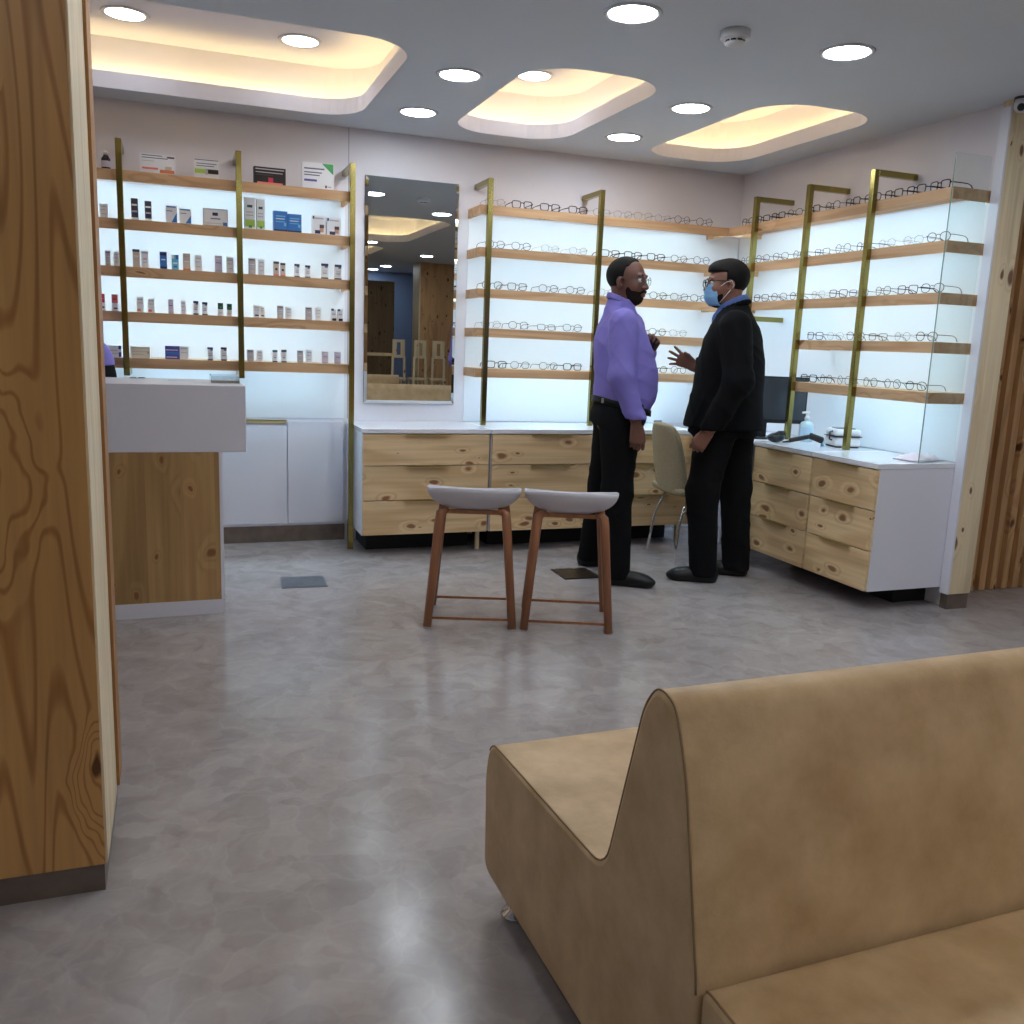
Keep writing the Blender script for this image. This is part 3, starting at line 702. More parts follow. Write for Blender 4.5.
mb = MB(); mb.tube([(-.077, -.03, .04), (-.092, -.03, .045), (-.092, -.03, .085), (-.077, -.03, .09)], .005, 6); mb.build('handle', 'black', t)
t = thing('barcode_scanner', 'black handheld barcode scanner lying on the worktop before the sanitizer', 'scanner', (3.325, 4.17, .738), math.radians(-35))
mb = MB(); mb.bar((-.10, 0, .02), (.02, 0, .052), .035, .024, 0, .006); mb.build('handle', 'black', t)
mb = MB(); mb.bar((.005, 0, .056), (.085, 0, .03), .05, .036, 0, .01); mb.build('head', 'black', t)
mb = MB(); mb.tube([(-.10, 0, .018), (-.13, .02, .008), (-.13, .06, .005), (-.09, .09, .005)], .004, 6); mb.build('cable', 'black', t)
t = thing('phoropter_trial_case', 'tangled black tools and grips on the worktop below the monitor', 'tool', (3.22, 4.315, .738), math.radians(20))
mb = MB(); mb.ellipsoid((0, 0, .028), (.07, .04, .028)); mb.build('pouch', 'black', t)
mb = MB(); mb.tube([(-.06, .0, .03), (-.02, -.03, .062), (.03, -.03, .06), (.07, .01, .03)], .008, 8); mb.build('grip', 'black', t)
t.name = 'tool_pouch'
t = thing('blue_cap_bottle', 'tiny blue capped bottle lying beside the barcode scanner', 'bottle', (3.40, 4.13, .738))
mb = MB(); mb.lathe([(.012, 0), (.012, .014), (.008, .018)], 14); mb.build('body', plain('sky_blue', srgb(120, 200, 230), .4), t)
mb = MB(); mb.lathe([(.009, .017), (.009, .026), (.001, .027)], 12); mb.build('cap', 'white_plastic', t)
# soft white pouch
bm = bmesh.new(); bmesh.ops.create_grid(bm, x_segments=22, y_segments=14, size=.5)
for q in bm.verts:
    x, y = q.co.x*2, q.co.y*2
    e = max(0, 1-abs(x)**4)*max(0, 1-abs(y)**4)
    q.co = Vector((x*.115, y*.07, .003+.022*e*(1+.35*math.sin(9*x+3*y)+.2*math.sin(14*y-4*x))))
mb = MB(); mb.bm(bm, 0, True); o = mb.build('cloth_pouch', plain('white_pouch', srgb(226, 214, 224), .35)); o.location = (3.50, 3.52, .7375); o.rotation_euler = (0, 0, .25)
md = o.modifiers.new('thick', 'SOLIDIFY'); md.thickness = .004; md.offset = 1
tag(o, 'crumpled white plastic pouch behind the glass panel on the worktop', 'pouch')
t = thing('acrylic_stand', 'tiny clear stand with dark card on the back cabinet behind the cream chair', 'stand', (2.90, 5.12, .738), 0)
mb = MB(); mb.box(-.03, .03, -.02, .02, 0, .004); mb.build('base', 'acrylic', t)
mb = MB(); mb.box(-.028, .028, .0, .004, .004, .05); mb.build('card', 'grey', t)

# ------------------------------------------------------------------ cartons
CC = {'white': srgb(232, 234, 240), 'grey': srgb(186, 182, 188), 'navy': srgb(44, 52, 96), 'blue': srgb(58, 122, 200), 'cyan': srgb(110, 190, 226), 'green': srgb(70, 160, 96), 'dgreen': srgb(34, 92, 84),
      'red': srgb(214, 60, 92), 'salmon': srgb(240, 128, 124), 'orange': srgb(226, 140, 96), 'tan': srgb(206, 192, 180), 'black': srgb(40, 32, 36), 'lilac': srgb(206, 196, 216), 'text': srgb(96, 100, 122), 'lime': srgb(170, 204, 90),
      'purple': srgb(92, 84, 170), 'cream': srgb(230, 224, 206), 'teal': srgb(40, 96, 110), 'skin': srgb(196, 150, 126), 'yellow': srgb(206, 196, 70), 'dark': srgb(70, 66, 80)}
CM = {k: plain('print_'+k, c, .45) for k, c in CC.items()}
STY = {  # base, [(x0,x1,z0,z1,colour) in box fractions]
 'flA': ('white', [(.06, .62, .88, .92, 'text'), (.06, .78, .76, .80, 'text'), (.06, .40, .60, .64, 'tan'), (.76, .96, .82, .90, 'black'), (.06, .5, .2, .30, 'salmon'), (.55, .95, .05, .22, 'orange'), (.70, .88, .22, .40, 'tan')], 'wide white carton with orange flourish'),
 'flB': ('white', [(.03, .97, .93, .97, 'dark'), (.1, .9, .74, .78, 'text'), (.1, .8, .62, .66, 'text'), (.03, .45, .25, .48, 'lime'), (.55, .97, .25, .48, 'black'), (.45, .55, .20, .50, 'grey')], 'white carton with lime and black band'),
 'blk': ('black', [(.05, .95, .84, .90, 'grey'), (.05, .9, .66, .71, 'grey'), (.05, .6, .52, .56, 'dark'), (.45, .60, .05, .4, 'red'), (.1, .9, .02, .12, 'salmon')], 'black carton with red emblem'),
 'grn': ('white', [(.06, .70, .74, .79, 'text'), (.06, .62, .60, .64, 'text'), (.06, .55, .50, .54, 'text'), (.06, .46, .28, .36, 'purple'), (.72, .78, .06, .16, 'dark'), (.80, .92, .08, .13, 'grey'), ('tri', .62, .98, .58, .98, 'green')], 'white carton with green corner'),
 'w': ('white', [(.15, .85, .78, .83, 'grey'), (.15, .7, .55, .59, 'grey'), (.2, .8, .25, .30, 'tan')], 'small white carton with faint print'),
 'dk': ('dark', [(.1, .9, .66, .74, 'white'), (.1, .9, .36, .44, 'grey'), (.3, .9, .20, .34, 'navy'), (0, 1, 0, .12, 'white')], 'dark grey carton with white bands'),
 'wb': ('white', [(.08, .9, .88, .95, 'blue'), (.08, .6, .66, .70, 'text'), ('tri', .5, .98, .04, .6, 'blue')], 'white carton with blue lower corner'),
 'wide': ('grey', [(.04, .96, .06, .94, 'white'), (.38, .60, .60, .78, 'navy'), (.3, .7, .40, .46, 'text'), (.1, .8, .14, .18, 'tan'), (.80, .97, .06, .25, 'blue')], 'wide white carton with navy emblem'),
 'tg': ('white', [(.0, .06, 0, 1, 'teal'), (.28, .75, .68, .76, 'dgreen'), (.2, .8, .52, .55, 'grey'), (.2, .8, .42, .45, 'grey'), (.1, .95, .08, .30, 'lime'), (.4, .7, .04, .12, 'green')], 'tall white carton with lime base'),
 'bl': ('blue', [(.15, .85, .72, .78, 'cyan'), (.15, .8, .60, .64, 'white'), (.15, .8, .46, .50, 'cyan'), (0, 1, 0, .1, 'navy'), (.75, .92, .28, .44, 'cyan')], 'bright blue carton'),
 'por': ('white', [(.03, .16, .80, .95, 'dark'), (.2, .85, .80, .88, 'grey'), (.55, .85, .12, .50, 'skin'), (.55, .88, .34, .52, 'dark'), (.2, .6, .04, .22, 'navy')], 'white carton with portrait print'),
 'gry': ('grey', [(.1, .9, .86, .92, 'dark'), (.15, .85, .60, .64, 'white'), (.15, .85, .45, .49, 'lilac'), (.2, .7, .1, .25, 'tan')], 'small grey carton with dark top line'),
 'gt': ('tan', [(0, 1, .86, 1, 'dark'), (.15, .85, .6, .64, 'white'), (.15, .8, .4, .44, 'grey')], 'small beige carton with brown top'),
 'wt': ('white', [(0, 1, .84, .95, 'grey'), (.2, .8, .5, .55, 'salmon'), (.2, .8, .3, .34, 'grey')], 'small white carton with grey band'),
 'blu': ('blue', [(0, 1, .78, .95, 'navy'), (.2, .8, .5, .58, 'white'), (0, 1, .02, .14, 'navy')], 'small blue carton with navy top'),
 'cy': ('cyan', [(0, .35, .75, 1, 'white'), (.6, 1, .7, 1, 'blue'), (.2, .8, .4, .48, 'white'), (.25, .75, .15, .26, 'blue')], 'small sky blue carton'),
 'tan': ('tan', [(.15, .85, .80, .84, 'grey'), (.15, .85, .5, .54, 'white'), (0, 1, 0, .1, 'orange')], 'small beige carton'),
 'lil': ('lilac', [(.15, .85, .80, .85, 'white'), (.15, .85, .55, .59, 'purple'), (0, 1, .02, .14, 'grey')], 'small pale lilac carton'),
 'dkt': ('tan', [(0, 1, .84, 1, 'dark'), (.3, .7, .38, .55, 'dark'), (0, 1, 0, .12, 'salmon')], 'small cream carton with dark top'),
 'nvt': ('white', [(0, 1, .84, 1, 'navy'), (.5, .95, .74, .86, 'text'), (.2, .8, .5, .54, 'grey'), (.2, .8, .36, .40, 'text'), (0, 1, 0, .1, 'text')], 'small white carton with navy top'),
 'red': ('white', [(0, 1, .48, 1, 'red'), (.2, .8, .68, .74, 'salmon'), (.3, .9, .15, .24, 'navy')], 'white carton with crimson top half'),
 'sal': ('white', [(0, 1, .48, 1, 'salmon'), (.2, .8, .68, .74, 'red'), (.3, .9, .12, .20, 'navy')], 'white carton with salmon pink top half'),
 'or': ('white', [(.1, .9, .82, .88, 'grey'), (.1, .9, .6, .64, 'grey'), (.05, .6, .05, .22, 'orange')], 'small white carton with orange foot'),
 'gnt': ('white', [(0, 1, .52, 1, 'dgreen'), (.3, .8, .62, .74, 'green'), (.2, .8, .2, .25, 'grey')], 'white carton with dark green top'),
 'sw': ('white', [(.1, .9, .8, .85, 'tan'), (.1, .9, .6, .64, 'grey'), (.2, .85, .12, .24, 'dark')], 'small white carton with dark swoosh'),
 'nvb': ('white', [(0, .5, .82, 1, 'dark'), (.15, .85, .5, .6, 'grey'), (.2, 1, .02, .22, 'black')], 'small white carton with black foot'),
 'pw': ('white', [('tri', 0, .16, .5, 1, 'purple'), (.86, 1, .05, .45, 'purple'), (.86, 1, .7, 1, 'purple'), (.2, .8, .55, .62, 'tan'), (.2, .8, .3, .35, 'grey')], 'low white carton with purple corners'),
 'cream': ('cream', [(.05, .95, .86, .9, 'grey'), (.1, .9, .55, .6, 'tan'), (.1, .7, .3, .36, 'tan'), (.86, .96, .4, .6, 'grey')], 'wide low cream carton'),
 'bw': ('white', [(0, .62, 0, 1, 'purple'), (.03, .55, .66, .72, 'white'), (.05, .58, .36, .54, 'blue'), (.05, .5, .12, .18, 'white'), (.66, .95, .8, .86, 'grey'), (.66, .95, .5, .54, 'grey')], 'low carton, half blue half white'),
 'tlt': ('white', [(0, 1, .82, 1, 'teal'), (.2, .8, .5, .54, 'grey'), (.35, .65, .34, .42, 'teal'), (0, 1, 0, .10, 'dark')], 'small white carton with teal top'),
}
BOXES = {0: [(-0.063, 0.175, 0.098, 'flA'), (0.177, 0.126, 0.097, 'flB'), (0.500, 0.167, 0.088, 'blk'), (0.759, 0.171, 0.138, 'grn')],
1: [(-0.372, 0.018, 0.068, 'w'), (-0.330, 0.038, 0.068, 'w'), (-0.183, 0.032, 0.108, 'dk'), (-0.118, 0.032, 0.100, 'dk'), (-0.004, 0.056, 0.088, 'wb'), (0.064, 0.060, 0.078, 'wb'), (0.217, 0.127, 0.090, 'wide'), (0.393, 0.059, 0.165, 'tg'), (0.449, 0.045, 0.158, 'tg'), (0.554, 0.073, 0.107, 'bl'), (0.631, 0.074, 0.097, 'bl'), (0.763, 0.073, 0.102, 'por'), (0.844, 0.078, 0.096, 'por')],
2: [(-0.321, 0.026, 0.075, 'gry'), (-0.281, 0.026, 0.072, 'w'), (-0.184, 0.034, 0.091, 'gt'), (-0.142, 0.033, 0.086, 'wt'), (-0.051, 0.034, 0.088, 'blu'), (0.007, 0.035, 0.076, 'cy'), (0.065, 0.037, 0.087, 'tan'), (0.124, 0.036, 0.082, 'w'), (0.227, 0.038, 0.086, 'lil'), (0.287, 0.037, 0.083, 'w'), (0.401, 0.036, 0.086, 'gry'), (0.451, 0.033, 0.081, 'w'), (0.530, 0.029, 0.077, 'dkt'), (0.565, 0.027, 0.071, 'dkt'), (0.642, 0.028, 0.071, 'nvt'), (0.700, 0.028, 0.067, 'nvt'), (0.795, 0.039, 0.083, 'nvt'), (0.870, 0.037, 0.082, 'nvt')],
3: [(-0.358, 0.030, 0.085, 'red'), (-0.296, 0.030, 0.085, 'sal'), (-0.173, 0.033, 0.077, 'or'), (-0.119, 0.031, 0.072, 'or'), (-0.021, 0.026, 0.073, 'lil'), (0.042, 0.026, 0.070, 'w'), (0.106, 0.026, 0.072, 'nvt'), (0.151, 0.027, 0.068, 'nvt'), (0.232, 0.027, 0.068, 'gnt'), (0.279, 0.026, 0.066, 'gnt'), (0.422, 0.031, 0.065, 'sw'), (0.453, 0.023, 0.060, 'sw'), (0.550, 0.032, 0.070, 'gry'), (0.596, 0.030, 0.065, 'w'), (0.706, 0.035, 0.069, 'gry'), (0.759, 0.031, 0.067, 'w'), (0.846, 0.029, 0.069, 'nvb'), (0.882, 0.029, 0.068, 'nvb')],
4: [(-0.322, 0.095, 0.062, 'pw'), (-0.180, 0.097, 0.061, 'cream'), (0.003, 0.119, 0.070, 'bw'), (0.175, 0.029, 0.070, 'nvt'), (0.245, 0.030, 0.072, 'nvt'), (0.386, 0.034, 0.064, 'gry'), (0.437, 0.034, 0.061, 'w'), (0.518, 0.027, 0.067, 'tlt'), (0.568, 0.028, 0.070, 'tlt'), (0.658, 0.031, 0.069, 'gry'), (0.708, 0.032, 0.075, 'w'), (0.798, 0.033, 0.067, 'lil'), (0.869, 0.033, 0.067, 'lil')]}
def carton(w, d, h, sty):
    base, prints, _ = STY[sty]; mats = [CM[base]]; mb = MB()
    mb.box(-w/2, w/2, -d/2, d/2, 0, h)
    for k, pr in enumerate(prints):
        tri = pr[0] == 'tri'
        x0, x1, z0, z1, c = pr[1:] if tri else pr
        if CM[c] not in mats: mats.append(CM[c])
        X0, X1, Z0, Z1 = (x0-.5)*w, (x1-.5)*w, z0*h, z1*h; y = -d/2-.0004-.00012*k
        if tri: vs, fs = ([(X0, y, Z1), (X1, y, Z0), (X1, y, Z1)] if sty == 'grn' else [(X0, y, Z0), (X1, y, Z0), (X1, y, Z1)]), [(0, 1, 2)]
        else: vs, fs = [(X0, y, Z0), (X1, y, Z0), (X1, y, Z1), (X0, y, Z1)], [(0, 1, 2, 3)]
        mb.add(vs, fs, mats.index(CM[c]))
    return mb, mats
for r, row in BOXES.items():
    row = sorted(row)
    for i, (x, w, h, sty) in enumerate(row):
        d = min(.05, max(.026, w*.6)) if r else .045
        mb, mats = carton(w, d, h, sty)
        o = mb.build('product_carton', mats, fixn=False)
        o.location = (x, 5.262+d/2, ZS[r]+.0006); o.rotation_euler = (0, 0, random.uniform(-.06, .06))
        tag(o, '%s, %s from the left on product %s' % (STY[sty][2], ORD[i+1], SHELF[r].replace('shelf from the top', 'shelf down')), 'carton', 'product cartons on the '+SHELF[r].replace('shelf from the top', 'shelf down'))
t = thing('medicine_bottle', 'dark brown medicine bottle with pale label at the left end of the top shelf', 'bottle', (-.313, 5.30, 2.0306))
mb = MB(); mb.lathe([(.020, 0), (.022, .004), (.022, .055), (.012, .07), (.010, .075)], 20); mb.build('body', plain('amber_glass', (.02, .008, .012, 1), .12), t)
mb = MB(); mb.lathe([(.0222, .012), (.0223, .013), (.0223, .042), (.0222, .043)], 20); mb.build('label_band', CM['lilac'], t, 'pale paper label')
mb = MB(); mb.lathe([(.012, .074), (.012, .094), (.001, .095)], 16); mb.build('cap', 'white_plastic', t, 'white cap')

# ------------------------------------------------------------------ eyeglasses
def glasses_proto(shape, w, h, r, mat, lr=None):
    """front frame facing -y, temples running +y; stands on lower rims and temple tips at z=0"""
    parts = {}
    ex = {'rect': 4.2, 'round': 2., 'oval': 2.3, 'pilot': 2.6}[shape]
    cx = w*.25+.002; rx_ = w*.25-.009; rz = h/2; zc = h/2+.004
    front = MB()
    for s in (-1, 1):
        pts = []
        for k in range(20):
            a = 2*PI*k/20; ca, sa = math.cos(a), math.sin(a)
            X = math.copysign(abs(ca)**(2/ex), ca)*rx_; Z = math.copysign(abs(sa)**(2/ex), sa)*rz
            if shape == 'pilot': X *= 1+.10*sa
            if shape == 'rect': X *= 1+.06*sa
            pts.append((s*cx+X, .006*(abs(s*cx+X)/(w/2))**2, zc+Z))
        front.tube(pts, r, 6, 0, True)
    bz = zc+rz*.35
    front.tube([(-cx+rx_*.96, .001, bz), (-.004, -.001, bz+.004), (.004, -.001, bz+.004), (cx-rx_*.96, .001, bz)], r, 6)
    for s in (-1, 1): front.tube([(s*(cx+rx_*.96), .005, bz), (s*w/2, .006, bz), (s*w/2, .012, bz)], r*1.1, 6)
    temples = []
    for s in (-1, 1):
        mb = MB(); mb.tube([(s*w/2, .010, bz), (s*w/2, .06, bz), (s*(w/2-.003), .105, bz-.001), (s*(w/2-.006), .128, bz*.72), (s*(w/2-.008), .142, .006)], [r, r, r, r*1.1, r*1.2], 6); temples.append(mb)
    lenses = []
    for s in (-1, 1):
        mb = MB(); pts = []
        for k in range(16):
            a = 2*PI*k/16; ca, sa = math.cos(a), math.sin(a)
            pts.append((s*cx+math.copysign(abs(ca)**(2/ex), ca)*rx_*.97, .004, zc+math.copysign(abs(sa)**(2/ex), sa)*rz*.97))
        mb.add(pts, [tuple(range(16))]); lenses.append(mb)
    e = bpy.data.objects.new('eyeglasses', None); COL.objects.link(e); e.empty_display_size = .05
    front.build('front_frame', mat, e)
    for mb in temples: mb.build('temple', mat, e)
    for mb in lenses: mb.build('lens', 'lens', e)
    return e
fm = {'black': plain('frame_black', (.008, .008, .010, 1), .25), 'tortoise': plain('frame_tortoise', (.05, .022, .012, 1), .25, noise=.6, nscale=60), 'silver': plain('frame_silver', (.35, .36, .38, 1), .25, metal=1.),
      'purple': plain('frame_plum', (.06, .02, .05, 1), .3), 'gold': plain('frame_gold', (.45, .33, .16, 1), .25, metal=1.), 'gun': plain('frame_gunmetal', (.06, .06, .07, 1), .3, metal=.8)}
KIND = [('bold black rectangular eyeglasses', 'rect', .140, .040, .0026, 'black'), ('slim black eyeglasses', 'oval', .138, .042, .0016, 'black'), ('fine silver wire eyeglasses', 'oval', .134, .040, .0010, 'silver'),
        ('round gunmetal eyeglasses', 'round', .132, .046, .0014, 'gun'), ('plum coloured eyeglasses', 'rect', .136, .040, .0020, 'purple'), ('thin gold wire eyeglasses', 'pilot', .136, .044, .0010, 'gold'), ('tortoiseshell eyeglasses', 'pilot', .138, .042, .0022, 'tortoise'), ('gunmetal half rim style eyeglasses', 'rect', .136, .034, .0015, 'gun')]
protos = [glasses_proto(*k[1:5], fm[k[5]]) for k in KIND]
used = set()
def put_glasses(kind, loc, rz, where, group):
    lab = KIND[kind][0]+', '+where
    if kind in used: o = dup(protos[kind], loc, rz)
    else: used.add(kind); o = protos[kind]; o.location = loc; o.rotation_euler = (0, 0, rz)
    tag(o, lab, 'eyeglasses', group)
BACKG = {0: [(1.797, 2), (1.968, 0), (2.149, 0), (2.335, 0), (2.497, 2), (2.642, 2), (2.785, 5), (2.927, 2), (3.069, 3), (3.232, 3)],
         1: [(1.806, 1), (1.973, 1), (2.162, 2), (2.35, 2), (2.570, 0), (2.731, 0), (2.895, 0), (3.065, 1), (3.232, 3)],
         2: [(1.796, 1), (1.957, 4), (2.162, 1), (2.344, 1), (2.558, 2), (2.76, 5), (2.93, 1), (3.085, 1), (3.234, 1)],
         3: [(1.798, 2), (1.974, 1), (2.160, 7), (2.336, 1), (2.62, 1), (2.79, 2), (2.941, 1), (3.095, 2)],
         4: [(1.84, 0), (1.995, 1), (2.186, 1), (2.350, 0), (2.62, 0), (2.80, 3), (2.97, 1), (3.12, 3)]}
DOWN = [s_.replace('shelf from the top', 'shelf down') for s_ in SHELF]
for r, row in BACKG.items():
    for i, (x, k) in enumerate(row):
        rz = random.choice([-.30, -.12, .05, .2, .38, .5]); ofs = 0.
        put_glasses(k, (x, 5.266+.012, ZS[r]+.0012), rz*.22, '%s from left on %s, back wall' % (ORD[i+1], DOWN[r]), 'eyeglasses on the back rack')
RIGHTG = {0: [(5.09, 6), (4.935, 0), (4.78, 0), (4.62, 1), (4.46, 0), (4.29, 1), (4.13, 0), (3.98, 6), (3.83, 0), (3.68, 0), (3.53, 0)],
          1: [(5.08, 1), (4.90, 1), (4.72, 1), (4.54, 1), (4.34, 7), (4.17, 3), (4.01, 1), (3.84, 2), (3.66, 2), (3.50, 1)],
          2: [(5.06, 2), (4.88, 4), (4.70, 1), (4.53, 1), (4.34, 2), (4.17, 4), (4.01, 7), (3.83, 1), (3.66, 4), (3.50, 1)],
          3: [(4.33, 4), (4.16, 2), (4.00, 1), (3.83, 7), (3.66, 2), (3.50, 1)],
          4: [(4.35, 0), (4.20, 3), (4.05, 3), (3.85, 3), (3.69, 3), (3.53, 1)]}
for r, row in RIGHTG.items():
    for i, (y, k) in enumerate(row):
        rz = random.choice([-.35, -.15, .0, .15, .35])
        put_glasses(k, (3.395+.036, y, ZS[r]+.0012), -PI/2+rz*.4, '%s from corner on %s, right wall' % (ORD[i+1], DOWN[r]), 'eyeglasses on the right rack')

# ------------------------------------------------------------------ people: one signed-distance body each, clothes as shells
def V3(*a): return np.array(a, float)
class SDF:
    """list of primitives blended with a smooth minimum and meshed with surface nets"""
    def __init__(s): s.ops = []
    def cap(s, a, b, ra, rb=None, k=.012, sub=False, sc=(1, 1, 1)):
        s.ops.append(('cap', np.array(a, float), np.array(b, float), ra, ra if rb is None else rb, k, sub)); return s
    def chain(s, pts, rs, k=.012):
        for i in range(len(pts)-1): s.cap(pts[i], pts[i+1], rs[i], rs[i+1], k)
        return s
    def ell(s, c, r, ax=None, k=.012, sub=False):
        s.ops.append(('ell', np.array(c, float), np.array(r, float), np.eye(3) if ax is None else np.array(ax, float), None, k, sub)); return s
    def loft(s, secs, ang, k=.02):
        """secs: rows (z, cx, cy, r_forward, r_side); ang: heading of the forward radius"""
        s.ops.append(('loft', np.array(sorted(secs), float), ang, None, None, k, False)); return s
    def fn(s, f, k=.004, sub=True): s.ops.append(('fn', f, None, None, None, k, sub)); return s
    def bounds(s):
        lo = np.full(3, 1e9); hi = -lo
        for t, a, b, c, d, k, sub in s.ops:
            if sub or t == 'fn': continue
            if t == 'cap': m = max(c, d); l, h = np.minimum(a, b)-m, np.maximum(a, b)+m
            elif t == 'ell': m = b.max(); l, h = a-m, a+m
            else:
                m = max(a[:, 3].max(), a[:, 4].max()); l = np.array([a[:, 1].min()-m, a[:, 2].min()-m, a[0, 0]]); h = np.array([a[:, 1].max()+m, a[:, 2].max()+m, a[-1, 0]])
            lo = np.minimum(lo, l); hi = np.maximum(hi, h)
        return lo-.03, hi+.03
    def mesh(s, res):
        lo, hi = s.bounds(); n = np.ceil((hi-lo)/res).astype(int)+1
        D = np.full(n, .2, np.float32); ax = [lo[i]+res*np.arange(n[i]) for i in range(3)]
        for t, a, b, c, d, k, sub in s.ops:
            if t == 'cap': m = max(c, d); l, h = np.minimum(a, b)-m, np.maximum(a, b)+m
            elif t == 'ell': m = b.max(); l, h = a-m, a+m
            elif t == 'loft':
                m = max(a[:, 3].max(), a[:, 4].max()); l = np.array([a[:, 1].min()-m, a[:, 2].min()-m, a[0, 0]]); h = np.array([a[:, 1].max()+m, a[:, 2].max()+m, a[-1, 0]])
            else: l, h = lo, hi
            mg = max(.03, 2.2*k)
            i0 = np.maximum(0, np.floor((l-mg-lo)/res).astype(int)); i1 = np.minimum(n, np.ceil((h+mg-lo)/res).astype(int)+1)
            if (i1 <= i0).any(): continue
            sl = tuple(slice(i0[i], i1[i]) for i in range(3))
            X = ax[0][sl[0]][:, None, None]; Y = ax[1][sl[1]][None, :, None]; Z = ax[2][sl[2]][None, None, :]
            if t == 'cap':
                ab = b-a; L2 = max(ab@ab, 1e-9)
                u = np.clip(((X-a[0])*ab[0]+(Y-a[1])*ab[1]+(Z-a[2])*ab[2])/L2, 0, 1)
                q = np.sqrt((X-a[0]-u*ab[0])**2+(Y-a[1]-u*ab[1])**2+(Z-a[2]-u*ab[2])**2)-(c+(d-c)*u)
            elif t == 'ell':
                p = [(X-a[0])*c[i][0]+(Y-a[1])*c[i][1]+(Z-a[2])*c[i][2] for i in range(3)]
                k0 = np.sqrt(sum((p[i]/b[i])**2 for i in range(3))); k1 = np.sqrt(sum((p[i]/b[i]**2)**2 for i in range(3)))
                q = k0*(k0-1)/np.maximum(k1, 1e-6)
            elif t == 'loft':
                z = ax[2][sl[2]]; zc = np.clip(z, a[0, 0], a[-1, 0])
                P = [np.interp(zc, a[:, 0], a[:, j]) for j in (1, 2, 3, 4)]
                # soften the piecewise profile
                ca, sa = math.cos(b), math.sin(b)
                x_ = X-P[0][None, None, :]; y_ = Y-P[1][None, None, :]
                f_ = x_*ca+y_*sa; g_ = -x_*sa+y_*ca
                rf, rs = P[2][None, None, :], P[3][None, None, :]
                e = np.sqrt((f_/rf)**2+(g_/rs)**2); e2 = np.sqrt((f_/rf**2)**2+(g_/rs**2)**2)
                q = e*(e-1)/np.maximum(e2, 1e-6)
                q = np.maximum(q, np.abs(Z-(a[0, 0]+a[-1, 0])/2)-(a[-1, 0]-a[0, 0])/2)
            else: q = a(X, Y, Z)
            Q = D[sl]
            if sub:
                h_ = np.maximum(k-np.abs(Q+q), 0)/k; D[sl] = np.maximum(Q, -q)+h_*h_*k*.25
            else:
                h_ = np.maximum(k-np.abs(Q-q), 0)/k; D[sl] = np.minimum(Q, q)-h_*h_*k*.25
        return nets(D, lo, res)
def nets(D, lo, h):
    S = D < 0
    D = np.pad(D, 1, constant_values=.2); S = np.pad(S, 1); lo = lo-h
    c = lambda A, i, j, k: A[i:A.shape[0]-1+i, j:A.shape[1]-1+j, k:A.shape[2]-1+k]
    cs = [(i, j, k) for i in (0, 1) for j in (0, 1) for k in (0, 1)]
    cnt = sum(c(S, *q).astype(np.int8) for q in cs)
    mix = (cnt > 0) & (cnt < 8); I = np.argwhere(mix); idx = np.full(mix.shape, -1, np.int64); idx[mix] = np.arange(len(I))
    acc = np.zeros((len(I), 3)); w = np.zeros(len(I))
    for q in cs:
        for ax in range(3):
            if q[ax]: continue
            r = list(q); r[ax] = 1
            da = c(D, *q)[mix]; db = c(D, *r)[mix]; x = (da < 0) != (db < 0)
            t = np.where(x, da/np.where(x, da-db, 1), 0); p = np.tile(np.array(q, float), (len(I), 1)); p[:, ax] = t
            acc[x] += p[x]; w += x
    Vt = lo+h*(I+acc/w[:, None]); F_ = []
    for ax in range(3):
        o1, o2 = (ax+1) % 3, (ax+2) % 3
        A = np.moveaxis(S, (ax, o1, o2), (0, 1, 2)); J = np.moveaxis(idx, (ax, o1, o2), (0, 1, 2))
        ch = A[:-1, 1:-1, 1:-1] != A[1:, 1:-1, 1:-1]; P = np.argwhere(ch); i, j, k = P.T
        f = np.stack([J[i, j, k], J[i, j+1, k], J[i, j+1, k+1], J[i, j, k+1]], 1)
        fl = ~A[i, j+1, k+1]; f[fl] = f[fl][:, ::-1]; F_.append(f)
    return Vt, np.concatenate(F_)
def sdf_obj(name, sdf, mat, parent, res=.006, smooth=2, label=None):
    v, f = sdf.mesh(res)
    for _ in range(smooth):                                   # light Laplacian smoothing
        acc = np.zeros_like(v); n = np.zeros(len(v))
        for a in range(4):
            b = (a+1) % 4
            np.add.at(acc, f[:, a], v[f[:, b]]); np.add.at(n, f[:, a], 1); np.add.at(acc, f[:, b], v[f[:, a]]); np.add.at(n, f[:, b], 1)
        v = v*.5+acc/np.maximum(n, 1)[:, None]*.5
    me = bpy.data.meshes.new(name); me.from_pydata(v.tolist(), [], f.tolist()); me.materials.append(M[mat] if isinstance(mat, str) else mat)
    me.polygons.foreach_set('use_smooth', [True]*len(f)); me.update()
    o = bpy.data.objects.new(name, me); COL.objects.link(o); o.parent = parent
    if label: o['label'] = label
    return o

